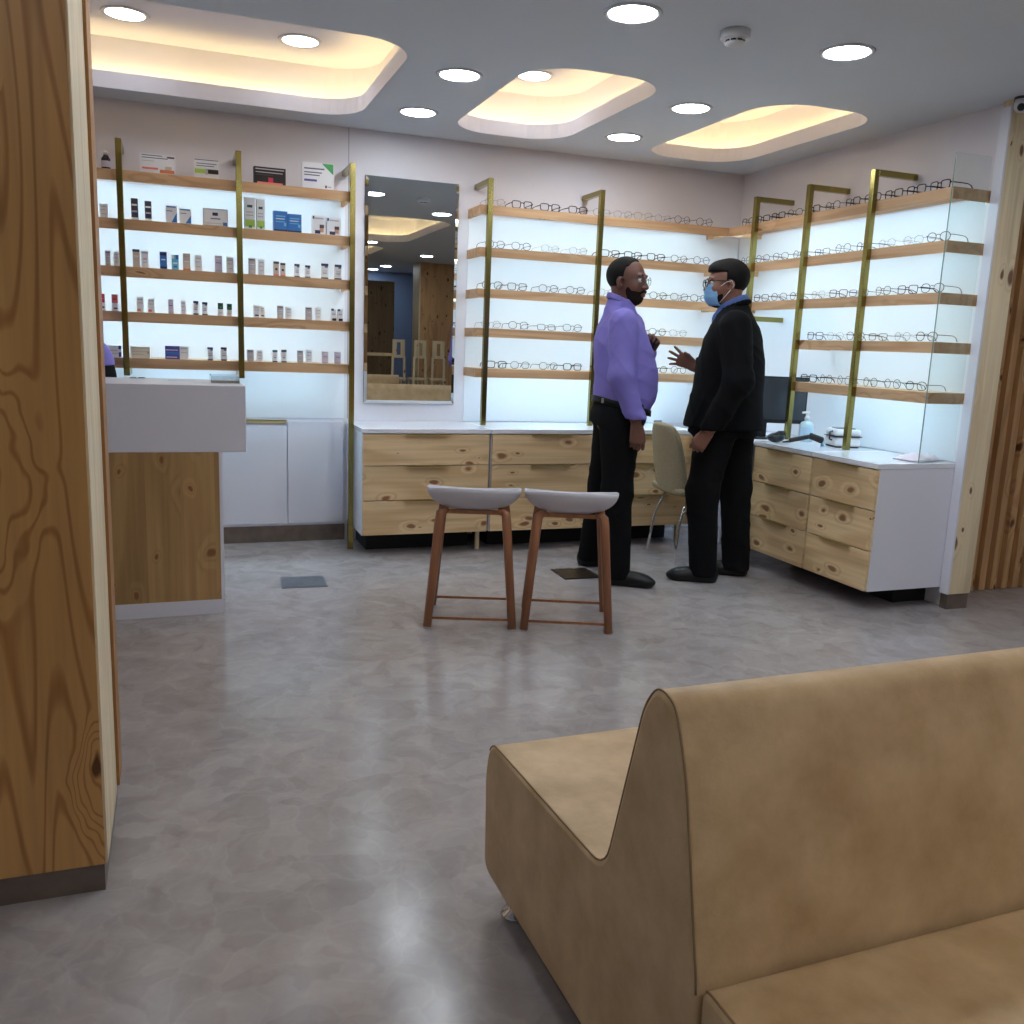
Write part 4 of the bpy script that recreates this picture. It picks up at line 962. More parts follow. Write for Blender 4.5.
class Head:
    def __init__(s, o, ang, tilt=0.): s.o = np.array(o, float); s.f = V3(math.cos(ang)*math.cos(tilt), math.sin(ang)*math.cos(tilt), math.sin(tilt)); s.l = V3(-math.sin(ang), math.cos(ang), 0); s.u = np.cross(s.f, s.l); s.ax = [s.f, s.l, s.u]
    def p(s, x, y, z): return s.o+x*s.f+y*s.l+z*s.u
    def add(s, S, neck=None, fat=0.):
        E = lambda c, r, k=.02, sub=False: S.ell(s.p(*c), r, s.ax, k, sub)
        E((-.012, 0, .028), (.098, .076+fat*.5, .088)); E((.028, 0, -.04), (.060, .057+fat, .078), .03); E((.045, 0, -.088), (.034, .036+fat, .026), .025)
        for q in (-1, 1):
            E((.050, q*.034, -.030), (.032, .028+fat*.6, .030), .02); E((-.008, q*(.076+fat*.5), -.012), (.020, .009, .032), .006); E((.002, q*(.073+fat*.5), -.012), (.010, .012, .018), .004, True)
            E((.094, q*.032, .002), (.016, .017, .010), .012, True)
        S.cap(s.p(.082, -.036, .022), s.p(.082, .036, .022), .011, k=.014); S.cap(s.p(.086, 0, .006), s.p(.106, 0, -.032), .008, .012, k=.012)
        for q in (-1, 1): E((.098, q*.013, -.036), (.011, .009, .008), .008)
        E((.090, 0, -.062), (.010, .024, .0065), .008); E((.089, 0, -.074), (.010, .021, .007), .006)
        if neck is not None: S.cap(s.p(-.025, 0, -.06), neck, .055+fat, .055+fat, .03)
    def cut(s, f):
        """subtract region: f(fx, ly, uz) < 0 kept"""
        def g(X, Y, Z):
            d = [X-s.o[0], Y-s.o[1], Z-s.o[2]]
            q = [d[0]*a[0]+d[1]*a[1]+d[2]*a[2] for a in s.ax]
            return -f(*q)
        return g
def hand(S, w, u, n, th, L_=1., curl=.5, spread=.10, curls=None, thumb=(.75, .65, .15)):
    """wrist w, u towards fingers, n palm normal, th thumb side"""
    w = np.array(w, float); u = np.array(u, float); u /= np.linalg.norm(u); th = np.array(th, float); th -= u*(th@u); th /= np.linalg.norm(th); n = np.cross(u, th) if np.dot(np.cross(u, th), n) > 0 else -np.cross(u, th)
    offs = [.030, .010, -.010, -.028]; lens = [.070, .078, .072, .056]; rad = [.0092, .0095, .009, .0082]
    for i in range(4):
        kn = w+u*.088*L_+th*offs[i]*L_-u*abs(i-1)*.004
        S.cap(w+th*offs[i]*.55+u*.008, kn, .0155, .0135, .012)
        d = u*math.cos(spread*(1.5-i))+th*math.sin(spread*(1.5-i)); c = curls[i] if curls else curl; p = kn; a = 0
        for q, fr in enumerate((.44, .31, .25)):
            a += c*(.6 if q == 0 else .8); e = p+(d*math.cos(a)+n*math.sin(a))*lens[i]*fr*L_
            S.cap(p, e, rad[i]*(1-.08*q), rad[i]*(1-.08*(q+1)), .004); p = e
    b = w+u*.022+th*.022; m1 = b+(u*thumb[0]+th*thumb[1]+n*thumb[2])*.040*L_; m2 = m1+(u*.9+th*.2+n*.3)*.032*L_
    S.cap(b, m1, .0145, .0115, .012); S.cap(m1, m2, .011, .0088, .004)
def shoe(S, heel, toe, rz=.0):
    heel = np.array(heel, float); toe = np.array(toe, float); d = toe-heel; L_ = np.linalg.norm(d[:2]); u = d/L_; l = V3(-u[1], u[0], 0); ax = [u, l, V3(0, 0, 1)]
    S.ell(heel+u*.055+V3(0, 0, .045), (.058, .040, .052), ax, .03); S.ell(heel+u*(L_*.52)+V3(0, 0, .036), (L_*.36, .044, .042), ax, .04)
    S.ell(heel+u*(L_-.075)+V3(0, 0, .026), (.075, .046, .030), ax, .03)
    S.cap(heel+u*.045+V3(0, 0, .012), heel+u*(L_-.06)+V3(0, 0, .010), .040, .043, .015)
    S.cap(heel+u*.045+V3(0, 0, .05), heel+u*.05+V3(0, 0, .085), .042, .040, .02)
    S.fn(lambda X, Y, Z: Z-.0015+0*X+0*Y, .004)
def folds(amp, seed, dirs):
    rs = np.random.RandomState(seed); ph = rs.rand(len(dirs))*6.28
    return lambda X, Y, Z: sum(amp*(2.2*(1-np.abs(np.sin(.5*(d[0]*X+d[1]*Y+d[2]*Z+p+1.4*np.sin(9*Z+5*X+p)))))**3-.3)*(.5+.5*np.sin(11*X-7*Z+9*Y+2*p)) for d, p in zip(dirs, ph))

SK1 = plain('skin_brown', srgb(104, 68, 55), .5, noise=.06, nscale=30); SK2 = plain('skin_tan', srgb(132, 90, 74), .5, noise=.06, nscale=30)
M['hair'] = plain('black_hair', (.0045, .004, .004, 1), .7, spec=.2, bump=.5, bscale=160); M['beard'] = plain('short_beard', (.018, .012, .0095, 1), .9, spec=.15, bump=.5, bscale=400)
M['shirt'] = plain('lavender_shirt', srgb(122, 114, 192), .8, noise=.04, nscale=12); M['trouser'] = plain('black_trousers', (.0055, .0055, .0065, 1), .9, spec=.15)
M['suit'] = plain('black_suit', (.0045, .0045, .0055, 1), .9, spec=.15); M['shoe'] = plain('black_leather_shoe', (.006, .006, .007, 1), .4, spec=.35); M['belt'] = plain('black_belt', (.006, .006, .006, 1), .5, spec=.2)
M['buckle'] = plain('belt_buckle', (.5, .5, .5, 1), .3, metal=1.); M['blue_shirt'] = plain('blue_shirt', srgb(78, 104, 164), .7); M['mask'] = plain('surgical_mask_blue', srgb(122, 172, 214), .75, noise=.03, nscale=60)
M['eye_white'] = plain('eye_white', (.55, .53, .5, 1), .3); M['iris'] = plain('iris', (.012, .008, .006, 1), .2)
def eyes(H, t):
    for q in (-1, 1):
        mb = MB(); c = H.p(.0775, q*.032, .001); mb.ellipsoid(c, (.0115, .0115, .0115), 14, 10); e = mb.build('eye', 'eye_white', t)
        mb = MB(); mb.ellipsoid(H.p(.0862, q*.032, .001), (.0048, .0048, .0048), 10, 8); mb.build('iris', 'iris', e)
        mb = MB(); mb.tube([H.p(.089, q*.014, .020), H.p(.092, q*.030, .027), H.p(.080, q*.052, .020)], [.003, .0042, .002], 6); mb.build('eyebrow', 'beard', t)
def spectacles(H, t, mat, r, rw=.024, rh=.019):
    mb = MB()
    for q in (-1, 1):
        mb.tube([H.p(.110-.25*abs(math.cos(a)*rw*q+q*.034-q*.01)*.5, q*.034+math.cos(a)*rw, .0+math.sin(a)*rh) for a in [2*PI*k/18 for k in range(18)]], r, 6, 0, True)
        mb.tube([H.p(.1015, q*.060, .006), H.p(.095, q*.074, .010), H.p(.05, q*.079, .010), H.p(-.005, q*.081, .010), H.p(-.022, q*.080, -.012)], r, 6)
    mb.tube([H.p(.111, -.011, .005), H.p(.113, 0, .008), H.p(.111, .011, .005)], r, 6)
    s = mb.build('spectacles', mat, t)
    for q in (-1, 1):
        mb = MB(); mb.add([H.p(.107-.012*abs(math.cos(a)+q)*.5, q*.034+math.cos(a)*rw*.96, math.sin(a)*rh*.96) for a in [2*PI*k/16 for k in range(16)]], [tuple(range(16))]); mb.build('lens', 'lens', s)

def view_rot(x, y): return math.atan2(-x, y)   # local x runs across the line of sight, local y along it

# ---- man in purple
P1 = (2.24, 4.20, 0); t = thing('person', 'man in lavender shirt, black trousers and glasses, bearded, holding a dark object', 'person', P1, view_rot(2.24, 4.2))
HA = math.radians(-22); TA = math.radians(16)
H = Head((-.080, .0, 1.572), HA); neck = (-.112, .0, 1.43)
rsh, rel, rwr = (-.085, -.165, 1.355), (-.078, -.215, 1.10), (.005, -.205, .885)
lsh, lel, lwr = (-.055, .185, 1.355), (.005, .245, 1.12), (.052, .185, 1.215)
tor = [(.85, -.092, 0, .150, .165), (.90, -.090, 0, .142, .166), (.935, -.076, 0, .154, .170), (.97, -.064, 0, .162, .173), (1.0, -.060, 0, .165, .175), (1.09, -.056, 0, .166, .178), (1.17, -.070, 0, .160, .178), (1.25, -.088, 0, .148, .180), (1.34, -.102, 0, .118, .176), (1.40, -.108, 0, .085, .140), (1.44, -.110, 0, .074, .090), (1.48, -.106, 0, .068, .070)]
hipR, knR, anR = (-.075, -.085, .86), (-.066, -.085, .50), (-.042, -.085, .09)
hipL, knL, anL = (-.110, .085, .86), (-.150, .150, .50), (-.205, .290, .09)
S = SDF(); H.add(S, neck)
S.loft([(z, a, b, c*.85, d*.87) for z, a, b, c, d in tor if .92 < z < 1.45], TA)
S.cap((-.085, 0, .88), (-.07, 0, 1.0), .12, .13, .03)
S.chain([rsh, rel, rwr], [.055, .042, .030], .03); S.chain([lsh, lel, lwr], [.055, .042, .028], .03)
S.chain([hipR, knR, anR], [.085, .055, .040], .03); S.chain([hipL, knL, anL], [.085, .055, .040], .03)
S.cap((-.042, -.085, .06), (.09, -.085, .03), .035, .025, .03); S.cap((-.205, .29, .06), (-.09, .33, .03), .035, .025, .03)
hand(S, (.010, -.204, .858), (.10, .0, -.8), (0, 1, 0), (.9, .2, .1), 1., curls=[.65, .8, .85, .9], spread=.03, thumb=(.8, .3, .35))
hand(S, (.054, .183, 1.222), (.25, -.45, .75), (-.4, -.9, -.3), (-.7, .1, .5), .92, curl=1.05, spread=.02)
body = sdf_obj('body', S, SK1, t, .005, 1)
S = SDF(); S.loft(tor, TA, .02)
sl = [np.array(q) for q in (rsh, rel, rwr)]; S.chain(sl, [.074, .062, .047], .035); S.chain([lsh, lel, lwr], [.074, .060, .044], .035)
S.cap((.005, -.205, .905), (.012, -.204, .878), .050, .049, .006)
fo = folds(.0019, 3, [(46, 10, 34), (60, -20, -38), (18, 8, 70)])
sh1 = SDF(); sh1.ops = list(S.ops)
def shirt_cut(X, Y, Z):      # open neck, loose hem above the belt except for the arm
    neckc = np.sqrt((X+.108)**2+Y**2+0*Z)-.060; up = 1.474-Z+.45*(X+.108)*-1*-1
    a = np.maximum(neckc, up)
    arm = np.sqrt((X-.0)**2+(Y+.21)**2)-.075
    hem = np.maximum(Z-.936+.28*(X+.088), -arm); cuff = Z-.886+0*X
    return np.minimum(np.minimum(a, np.maximum(hem, -arm)), cuff)
sh1.fn(shirt_cut, .006)
# wrinkle the surface: offset by folds stronger around the elbow, waist and shoulder blade
base_mesh = sh1.mesh
def wrinkled(res, f0=fo):
    v, f = base_mesh(res); n = np.zeros_like(v)
    fn_ = np.cross(v[f[:, 2]]-v[f[:, 0]], v[f[:, 3]]-v[f[:, 1]])
    for a in range(4): np.add.at(n, f[:, a], fn_)
    n /= np.maximum(np.linalg.norm(n, axis=1), 1e-9)[:, None]
    return v+n*(f0(v[:, 0], v[:, 1], v[:, 2])*1.)[:, None], f
sh1.mesh = wrinkled
shirt = sdf_obj('shirt', sh1, 'shirt', t, .006, 2)
S = SDF()       # collar
for k in range(15):
    a0, a1 = math.radians(35+290*k/15), math.radians(35+290*(k+1)/15)
    pa = lambda a: V3(-.108+.066*math.cos(a+TA), .066*math.sin(a+TA), 1.462-.030*math.cos(a))
    S.cap(pa(a0), pa(a1), .010, k=.006); S.cap(pa(a0)+V3(0, 0, .014)*1., pa(a1)+V3(0, 0, .014), .007, k=.006)
for q in (-1, 1): S.cap((-.052, q*.045, 1.445), (-.018, q*.050, 1.400), .010, .005, .006)
sdf_obj('collar', S, 'shirt', shirt, .005, 1)
def trousers(t, hipR, knR, anR, hipL, knL, anL, tor, TA, top, rr=(.108, .078, .070), mat='trouser'):
    S = SDF(); S.loft([q for q in tor if q[0] <= top+.06], TA, .03)
    S.chain([hipR, knR, (anR[0], anR[1], .045)], rr, .04); S.chain([hipL, knL, (anL[0], anL[1], .045)], rr, .04)
    S.fn(lambda X, Y, Z: np.minimum(Z-.035, top-Z)+0*X+0*Y, .004)
    m0 = S.mesh; fo = folds(.0022, 9, [(14, 12, 22), (34, -14, 9), (8, 22, 34)])
    def wr(res):
        v, f = m0(res); n = np.zeros_like(v); fn_ = np.cross(v[f[:, 2]]-v[f[:, 0]], v[f[:, 3]]-v[f[:, 1]])
        for a in range(4): np.add.at(n, f[:, a], fn_)
        n /= np.maximum(np.linalg.norm(n, axis=1), 1e-9)[:, None]; return v+n*fo(v[:, 0], v[:, 1], v[:, 2])[:, None], f
    S.mesh = wr
    return sdf_obj('trousers', S, mat, t, .007, 2)
tr = trousers(t, hipR, knR, anR, hipL, knL, anL, [(z, a, b, min(c, .142)+.004, d+.004) for z, a, b, c, d in tor if z < 1.05], TA, .965)
def belt(t, z0, tor, TA, tilt, buckle=None):
    zz = np.array([q[0] for q in tor]); pr = [float(np.interp(z0, zz, [q[j] for q in tor])) for j in (1, 2, 3, 4)]
    mb = MB(); ring = []
    for k in range(40):
        a = 2*PI*k/40; f_, g_ = (pr[2]+.008)*math.cos(a), (pr[3]+.008)*math.sin(a); ring.append((pr[0]+f_*math.cos(TA)-g_*math.sin(TA), pr[1]+f_*math.sin(TA)+g_*math.cos(TA), z0+tilt*f_))
    n = 40; vs = [(x, y, z-.016) for x, y, z in ring]+[(x, y, z+.016) for x, y, z in ring]
    mb.add(vs, [(k, (k+1) % n, n+(k+1) % n, n+k) for k in range(n)], 0, True); b_ = mb.build('belt', 'belt', t)
    md = b_.modifiers.new('thick', 'SOLIDIFY'); md.thickness = .005; md.offset = 1
    return ring
rg = belt(t, .940, [(z, a, b, min(c, .142), d) for z, a, b, c, d in tor], TA, -.24)
mb = MB(); p = rg[24]; mb.box(p[0]-.012, p[0]+.012, p[1]-.007, p[1]-.002, p[2]-.012, p[2]+.012, 0, .001); mb.build('belt_clip', 'buckle', t, 'small steel belt clip')
for hl, to in (((-.105, -.085, 0), (.165, -.100, 0)), ((-.275, .285, 0), (-.02, .335, 0))):
    S = SDF(); shoe(S, hl, to); sdf_obj('shoe', S, 'shoe', t, .005, 1)
# hair, beard, spectacles
S = SDF(); S.ell(H.p(-.013, 0, .031), (.103, .0815, .091), H.ax, .01)
S.fn(H.cut(lambda x, y, z: np.minimum(np.maximum(.066-z, x-.056+.45*np.abs(y)), np.maximum(x-.008-.25*np.maximum(0, z-.03), -.082-z))), .006)
S.fn(H.cut(lambda x, y, z: -(np.sqrt((x+.006)**2+(z+.014)**2+(np.abs(y)-.08)**2)-.030)), .004)
sdf_obj('hair', S, 'hair', t, .0035, 1)
S = SDF(); S.ell(H.p(.028, 0, -.04), (.063, .0600, .081), H.ax, .03); S.ell(H.p(.045, 0, -.088), (.038, .040, .030), H.ax, .025)
for q in (-1, 1): S.ell(H.p(.050, q*.034, -.034), (.0335, .0295, .030), H.ax, .02)
S.fn(H.cut(lambda x, y, z: np.maximum(z+.050-1.5*np.maximum(0, .050-x)+.25*np.maximum(0, x-.06), -.002-x-.15*np.maximum(0, -.02-z))), .01)
S.fn(H.cut(lambda x, y, z: -(np.sqrt(((x-.10)/1.6)**2+y**2*.55+((z+.067)*1.7)**2)-.014)), .004)
sdf_obj('beard', S, 'beard', t, .0035, 1)
mb = MB(); mb.tube([H.p(.078, -.030, -.066), H.p(.096, -.014, -.053), H.p(.100, 0, -.051), H.p(.096, .014, -.053), H.p(.078, .030, -.066)], [.004, .0065, .006, .0065, .004], 8); mb.build('moustache', 'beard', t)
eyes(H, t); spectacles(H, t, fm['gun'], .0012)
# the dark thing in his raised hand
o = MB(); o.box(-.009, .009, -.026, .026, -.045, .045, 0, .006); ph = o.build('handheld_device', 'black')
def local_to_world(P, rz, q): return (P[0]+q[0]*math.cos(rz)-q[1]*math.sin(rz), P[1]+q[0]*math.sin(rz)+q[1]*math.cos(rz), P[2]+q[2])
ph.location = local_to_world(P1, view_rot(2.24, 4.2), (.066, .128, 1.262)); ph.rotation_euler = (math.radians(25), math.radians(8), view_rot(2.24, 4.2)+.5)
tag(ph, 'small dark object held in the raised hand of the man in lavender', 'handheld device')

# ---- man in dark suit
P2 = (2.68, 4.20, 0); t = thing('person', 'man in black suit with blue face mask and glasses, gesturing with an open hand', 'person', P2, view_rot(2.68, 4.2))
HA = math.radians(190); TA = math.radians(165)
H = Head((.042, 0, 1.586), HA); neck = (.085, 0, 1.44)
tor = [(.80, .086, 0, .218, .220), (.92, .088, 0, .202, .210), (1.02, .094, 0, .186, .205), (1.10, .096, 0, .184, .204), (1.20, .100, 0, .172, .205), (1.30, .102, 0, .148, .204), (1.37, .104, 0, .122, .190), (1.42, .104, 0, .095, .155), (1.455, .102, 0, .078, .100), (1.485, .098, 0, .070, .072)]
lsh, lel, lwr = (.105, -.185, 1.365), (.140, -.255, 1.09), (.020, -.235, .845)
rsh, rel, rwr = (.085, .190, 1.365), (.035, .245, 1.125), (-.098, .165, 1.150)
hipN, knN, anN = (.055, -.09, .86), (.005, -.09, .50), (.040, -.09, .09)
hipF, knF, anF = (.145, .09, .86), (.180, .10, .50), (.222, .12, .09)
S = SDF(); H.add(S, neck, .004)
S.loft([(z, a, b, c*.78, d*.82) for z, a, b, c, d in tor if 1. < z < 1.46], TA)
S.cap((.10, 0, .90), (.10, 0, 1.05), .13, .15, .03)
S.chain([lsh, lel, lwr], [.055, .042, .030], .03); S.chain([rsh, rel, rwr], [.055, .042, .028], .03)
S.chain([hipN, knN, anN], [.085, .055, .040], .03); S.chain([hipF, knF, anF], [.085, .055, .040], .03)
S.cap((.04, -.09, .06), (-.09, -.10, .03), .035, .025, .03); S.cap((.222, .12, .06), (.11, .13, .03), .035, .025, .03)
hand(S, (.012, -.234, .826), (-.50, .05, -.75), (.5, .8, -.3), (-.8, .2, .4), .98, curls=[.7, .85, .9, .95], spread=.03, thumb=(.8, .35, .35))
hand(S, (-.100, .163, 1.158), (-.9, -.25, .36), (.25, -.9, .35), (.25, -.2, .93), .95, curls=[.10, .10, .14, .2], spread=.24, thumb=(.8, .5, .45))
body = sdf_obj('body', S, SK2, t, .005, 1)
S = SDF(); S.loft(tor, TA, .03)
S.chain([lsh, lel, lwr], [.082, .070, .056], .04); S.chain([rsh, rel, rwr], [.082, .068, .052], .04)
def jcut(X, Y, Z):
    up = np.maximum(np.sqrt((X-.092)**2+Y**2+0*Z)-.072, 1.455-Z+.35*(.092-X)*-1.)
    arm = np.sqrt((X-.03)**2+(Y+.235)**2+0*Z)-.085
    hem = np.maximum(Z-.800-.02*(X), -arm); cuff = Z-.835+0*X+0*Y
    wr = -(X+.082)*1.+0*Y+0*Z; far = np.maximum(X+.086+0*Y+0*Z, np.maximum(1.06-Z, .10-Y)*1.)
    return np.minimum(np.minimum(up, hem), np.minimum(cuff, np.maximum(far, Z-1.25)))
S.fn(jcut, .005)
m0 = S.mesh; fo2 = folds(.0022, 5, [(30, 10, 40), (44, -20, 22), (-24, 34, 30)])
def wr2(res):
    v, f = m0(res); n = np.zeros_like(v); fn_ = np.cross(v[f[:, 2]]-v[f[:, 0]], v[f[:, 3]]-v[f[:, 1]])
    for a in range(4): np.add.at(n, f[:, a], fn_)
    n /= np.maximum(np.linalg.norm(n, axis=1), 1e-9)[:, None]; return v+n*fo2(v[:, 0], v[:, 1], v[:, 2])[:, None], f
S.mesh = wr2
jk = sdf_obj('jacket', S, 'suit', t, .006, 2)
S = SDF()
for k in range(15):
    a0, a1 = math.radians(45+270*k/15), math.radians(45+270*(k+1)/15)
    pa = lambda a: V3(.094+.074*math.cos(a+TA), .074*math.sin(a+TA), 1.470-.030*math.cos(a))
    S.cap(pa(a0), pa(a1), .011, k=.006)
sdf_obj('jacket_collar', S, 'suit', jk, .005, 1)
S = SDF()
for k in range(15):
    a0, a1 = math.radians(32+296*k/15), math.radians(32+296*(k+1)/15)
    pa = lambda a: V3(.086+.068*math.cos(a+TA), .068*math.sin(a+TA), 1.480-.034*math.cos(a))
    S.cap(pa(a0), pa(a1), .012, k=.006); S.cap(pa(a0)+V3(0, 0, .014), pa(a1)+V3(0, 0, .014), .008, k=.006)
for q in (-1, 1): S.cap((.025, q*.040, 1.455), (-.008, q*.045, 1.405), .011, .006, .006)
S.ell((.040, 0, 1.40), (.058, .075, .06), None, .02)
sdf_obj('shirt', S, 'blue_shirt', t, .005, 1, 'blue shirt collar')
trousers(t, hipN, knN, anN, hipF, knF, anF, [(z, a, b, c*.86, d*.84) for z, a, b, c, d in tor if z < 1.05], TA, .96, (.110, .084, .074), 'trouser')
for hl, to in (((.120, -.085, 0), (-.158, -.110, 0)), ((.288, .120, 0), (.03, .13, 0))):
    S = SDF(); shoe(S, hl, to); sdf_obj('shoe', S, 'shoe', t, .005, 1)
S = SDF(); S.ell(H.p(-.014, 0, .036), (.108, .0865, .096), H.ax, .01); S.ell(H.p(.052, 0, .075), (.043, .060, .034), H.ax, .03)
S.fn(H.cut(lambda x, y, z: np.minimum(np.maximum(.058-z, x-.100), np.maximum(x-.012+np.maximum(0, -z)*.12, -.082-z))), .006)
S.fn(H.cut(lambda x, y, z: -(np.sqrt((x+.006)**2+(z+.014)**2+(np.abs(y)-.085)**2)-.032)), .004)
sdf_obj('hair', S, 'hair', t, .0035, 1)
S = SDF(); S.ell(H.p(.028, 0, -.04), (.062, .0630, .080), H.ax, .03); S.ell(H.p(.045, 0, -.088), (.037, .043, .029), H.ax, .025)
S.fn(H.cut(lambda x, y, z: np.maximum(z+.040-.6*np.maximum(0, .035-x), .006-x)), .006)
sdf_obj('beard', S, 'beard', t, .0035, 1)
# mask: pleated cup over nose and chin
bm = bmesh.new(); G = []
for i in range(17):
    v_ = i/16; row = []
    for j in range(21):
        u_ = j/20*2-1; z = -.012-.104*v_; yv = u_*(.066-.006*abs(2*v_-1))
        depth = .115-.010*abs(2*v_-.7)**2-.022*max(0, v_-.72)*4*.6; x = depth-15.5*yv*yv*(.9)-.004*abs(math.sin(v_*PI*3.5))*(1-u_*u_*.3)
        x = max(x, .030); row.append(bm.verts.new(H.p(x, yv, z+.010*(1-abs(u_))*(1 if v_ < .2 else 0)*(1-v_*5))))
    G.append(row)
for i in range(16):
    for j in range(20): bm.faces.new((G[i][j], G[i][j+1], G[i+1][j+1], G[i+1][j]))
mb = MB(); mb.bm(bm, 0, True); mk = mb.build('face_mask', 'mask', t, 'pleated light blue face mask'); md = mk.modifiers.new('thick', 'SOLIDIFY'); md.thickness = .0025; md.offset = 1
for q in (-1, 1):
    mb = MB(); mb.tube([H.p(.046, q*.062, -.022), H.p(.015, q*.079, .004), H.p(-.012, q*.086, .012), H.p(-.026, q*.084, -.012), H.p(-.004, q*.083, -.042), H.p(.038, q*.064, -.100)], .0016, 6); mb.build('ear_loop', 'white_plastic', mk)
eyes(H, t); spectacles(H, t, fm['black'], .0026, .025, .019)

# ---- person bending behind the counter, nearly all hidden by the pillar
P3 = (-.42, 4.86, 0); t = thing('person', 'person in lavender shirt and black trousers bending behind the counter, mostly hidden by the pillar', 'person', P3, 0)
H = Head((-.60, 0, 1.34), PI, -.5); neck = (-.50, 0, 1.27)
S = SDF(); H.add(S, neck)
hp = (-.005, 0, .96); ch = (-.40, 0, 1.20)
S.cap(hp, ch, .125, .115, .04); S.cap(ch, neck, .08, .05, .05)
aN = [(-.38, -.17, 1.20), (-.42, -.20, .96), (-.62, -.17, 1.075)]; aF = [(-.38, .17, 1.20), (-.42, .20, .96), (-.62, .17, 1.075)]
for a in (aN, aF): S.chain(a, [.052, .040, .030], .03)
for q in (-1, 1): S.chain([(.0, q*.085, .90), (-.02, q*.09, .48), (.03, q*.095, .08)], [.085, .055, .04], .03); S.cap((.03, q*.095, .05), (-.11, q*.10, .03), .035, .026, .03)
hand(S, (-.64, -.17, 1.075), (-1, 0, -.05), (0, 0, -1), (0, .9, 0), 1., .3); hand(S, (-.64, .17, 1.075), (-1, 0, -.05), (0, 0, -1), (0, -.9, 0), 1., .3)
sdf_obj('body', S, SK1, t, .006, 1)
S = SDF(); S.cap((-.012, 0, 1.055), ch, .148, .135, .04); S.cap((-.02, .06, 1.05), (-.40, .08, 1.2), .13, .12, .04); S.cap((-.02, -.06, 1.05), (-.40, -.08, 1.2), .13, .12, .04)
for a in (aN, aF): S.chain(a[:2]+[tuple(np.array(a[1])*.3+np.array(a[2])*.7)], [.075, .060, .048], .03)
S.fn(lambda X, Y, Z: np.maximum(Z-1.055, -(X+.20))+0*Y, .004)
sdf_obj('shirt', S, 'shirt', t, .006, 1)
S = SDF(); S.ell((.0, 0, .98), (.143, .175, .20), None, .04)
for q in (-1, 1): S.chain([(.0, q*.085, .90), (-.02, q*.09, .48), (.03, q*.095, .06)], [.105, .08, .07], .04)
S.fn(lambda X, Y, Z: np.minimum(Z-.05, 1.062-Z)+0*X+0*Y, .004); sdf_obj('trousers', S, 'trouser', t, .007, 1)
for q in (-1, 1): S = SDF(); shoe(S, (.09, q*.095, 0), (-.18, q*.10, 0)); sdf_obj('shoe', S, 'shoe', t, .006, 1)
S = SDF(); S.ell(H.p(-.013, 0, .033), (.104, .083, .092), H.ax, .01); S.fn(H.cut(lambda x, y, z: np.minimum(np.maximum(.065-z, x-.07), np.maximum(x-.01, -.08-z))), .006); sdf_obj('hair', S, 'hair', t, .005, 1)
eyes(H, t)


# ------------------------------------------------------------------ what the mirror shows behind the viewpoint
t = thing('display_counter', 'display counter with pine top and glass front seen in the mirror', 'counter', (2.45, -2.75, 0))
mb = MB(); mb.box(-.75, .62, -.25, .25, .99, 1.03, 0, .003); mb.build('counter_top', 'drawer_pine', t)
mb = MB(); mb.box(-.75, .58, -.22, .22, .0, .55); mb.build('base', 'laminate', t)
mb = MB(); mb.box(-.74, .58, .215, .221, .55, .99); mb.build('glass_front', 'acrylic', t)
mb = MB()
for x in (-.74, .57): mb.bar((x, .2, .55), (x, .2, .99), .02)
mb.build('frame', 'black', t)
t = thing('wood_pillar', 'pale pine clad pillar seen at the right of the mirror reflection', 'pillar', (3.95, -3.2, 0))
mb = MB(); mb.box(-.38, .38, -.2, .2, 0, CE-.001); mb.build('cladding', 'slat_pine', t)
mb = MB(); mb.box(-.40, -.38, -.2, .205, 0, CE-.001); mb.build('side_board', 'pale_pine', t)
t = thing('wood_partition', 'dark wood partition reflected at the left of the mirror', 'partition', (2.7, -3.9, 0))
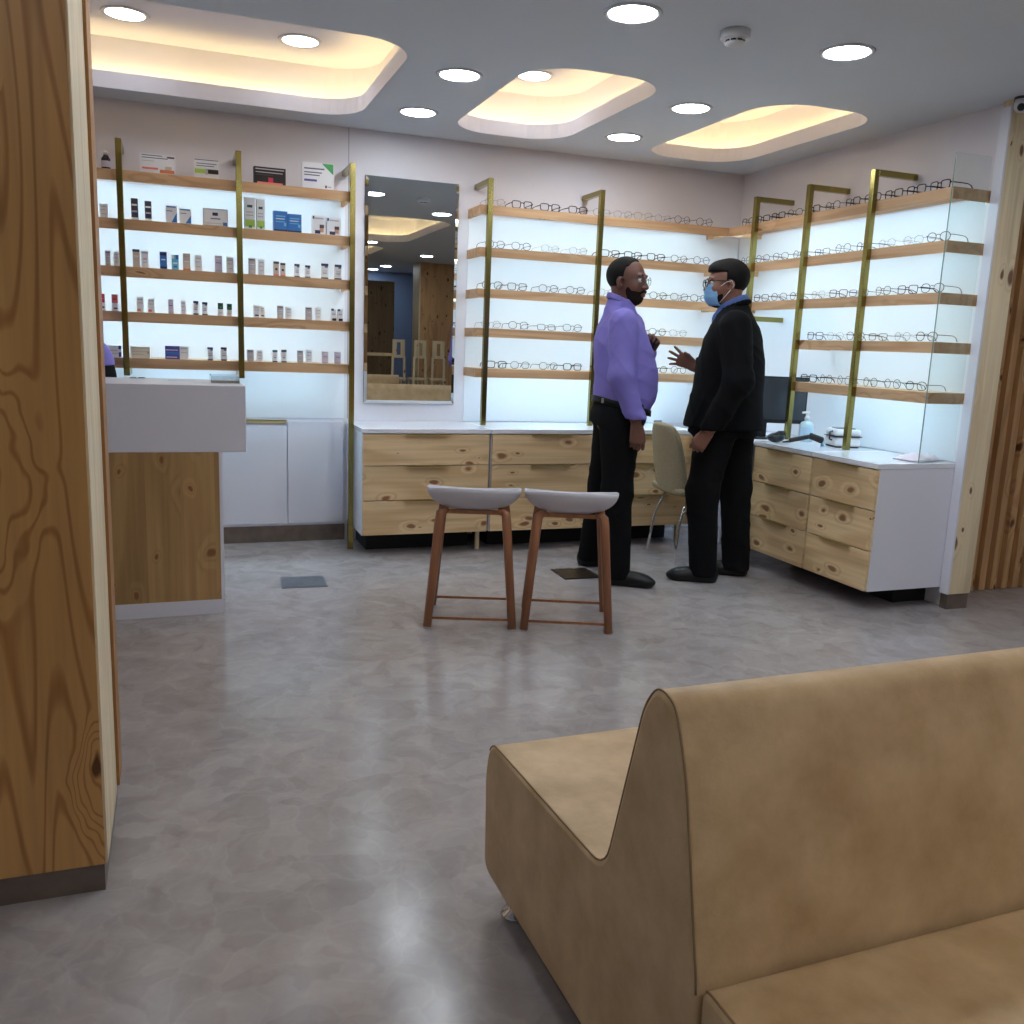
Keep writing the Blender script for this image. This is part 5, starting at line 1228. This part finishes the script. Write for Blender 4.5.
mb = MB(); mb.box(-.9, .66, -.03, .03, 0, 2.16); mb.build('panel', 'dark_pine', t)
mb = MB(); mb.box(2.6, 4.4, YF+.001, YF+.02, 0, CE-.01); o = mb.build('wall_panel', 'blue_wall'); tag(o, 'pale blue wall panel at the far end seen in the mirror', 'wall panel')
t0 = None
for x, lab in ((3.03, 'left'), (3.35, 'middle'), (3.63, 'right')):
    if t0 is None:
        t0 = t = thing('slotted_chair', '', 'chair', (x, -2.1, 0), 0, 'pale chairs with slotted backs in the mirror')
        mb = MB()
        mb.box(-.09, .09, -.012, .012, .98, 1.02); mb.box(-.09, .09, -.012, .012, 1.20, 1.24); mb.box(-.09, -.03, -.012, .012, 1.02, 1.20); mb.box(.03, .09, -.012, .012, 1.02, 1.20)
        mb.build('backrest', 'pale_pine', t)
        mb = MB(); mb.box(-.12, .12, -.27, .0, .66, .69, 0, .004); mb.build('seat', 'pale_pine', t)
        for sx in (-1, 1):
            for y in (-.25, 0):
                mb = MB(); mb.bar((sx*.10, y, 0), (sx*(.10 if y else .085), y, .66 if y else 1.0), .03); mb.build('leg', 'pale_pine', t)
        t['label'] = 'pale wooden chair with slotted back in the mirror, leftmost of three'
    else: dup(t0, (x, -2.1, 0), 0, 'pale wooden chair with slotted back in the mirror, %s of three' % ('the middle one' if lab == 'middle' else 'rightmost'))

# ------------------------------------------------------------------ world, colour management
w = bpy.data.worlds.new('world'); SC.world = w; w.use_nodes = True
w.node_tree.nodes['Background'].inputs[0].default_value = (.02, .02, .022, 1)
SC.view_settings.view_transform = 'Standard'; SC.view_settings.look = 'None'; SC.view_settings.gamma = 1; SC.view_settings.use_curve_mapping = False
SC.view_settings.exposure = 0.6
SC.cycles.use_denoising = True
SC.cycles.max_bounces = 8; SC.cycles.diffuse_bounces = 5; SC.cycles.glossy_bounces = 4; SC.cycles.transparent_max_bounces = 16
SC.cycles.caustics_reflective = False; SC.cycles.caustics_refractive = False
SC.cycles.sample_clamp_indirect = 6.0
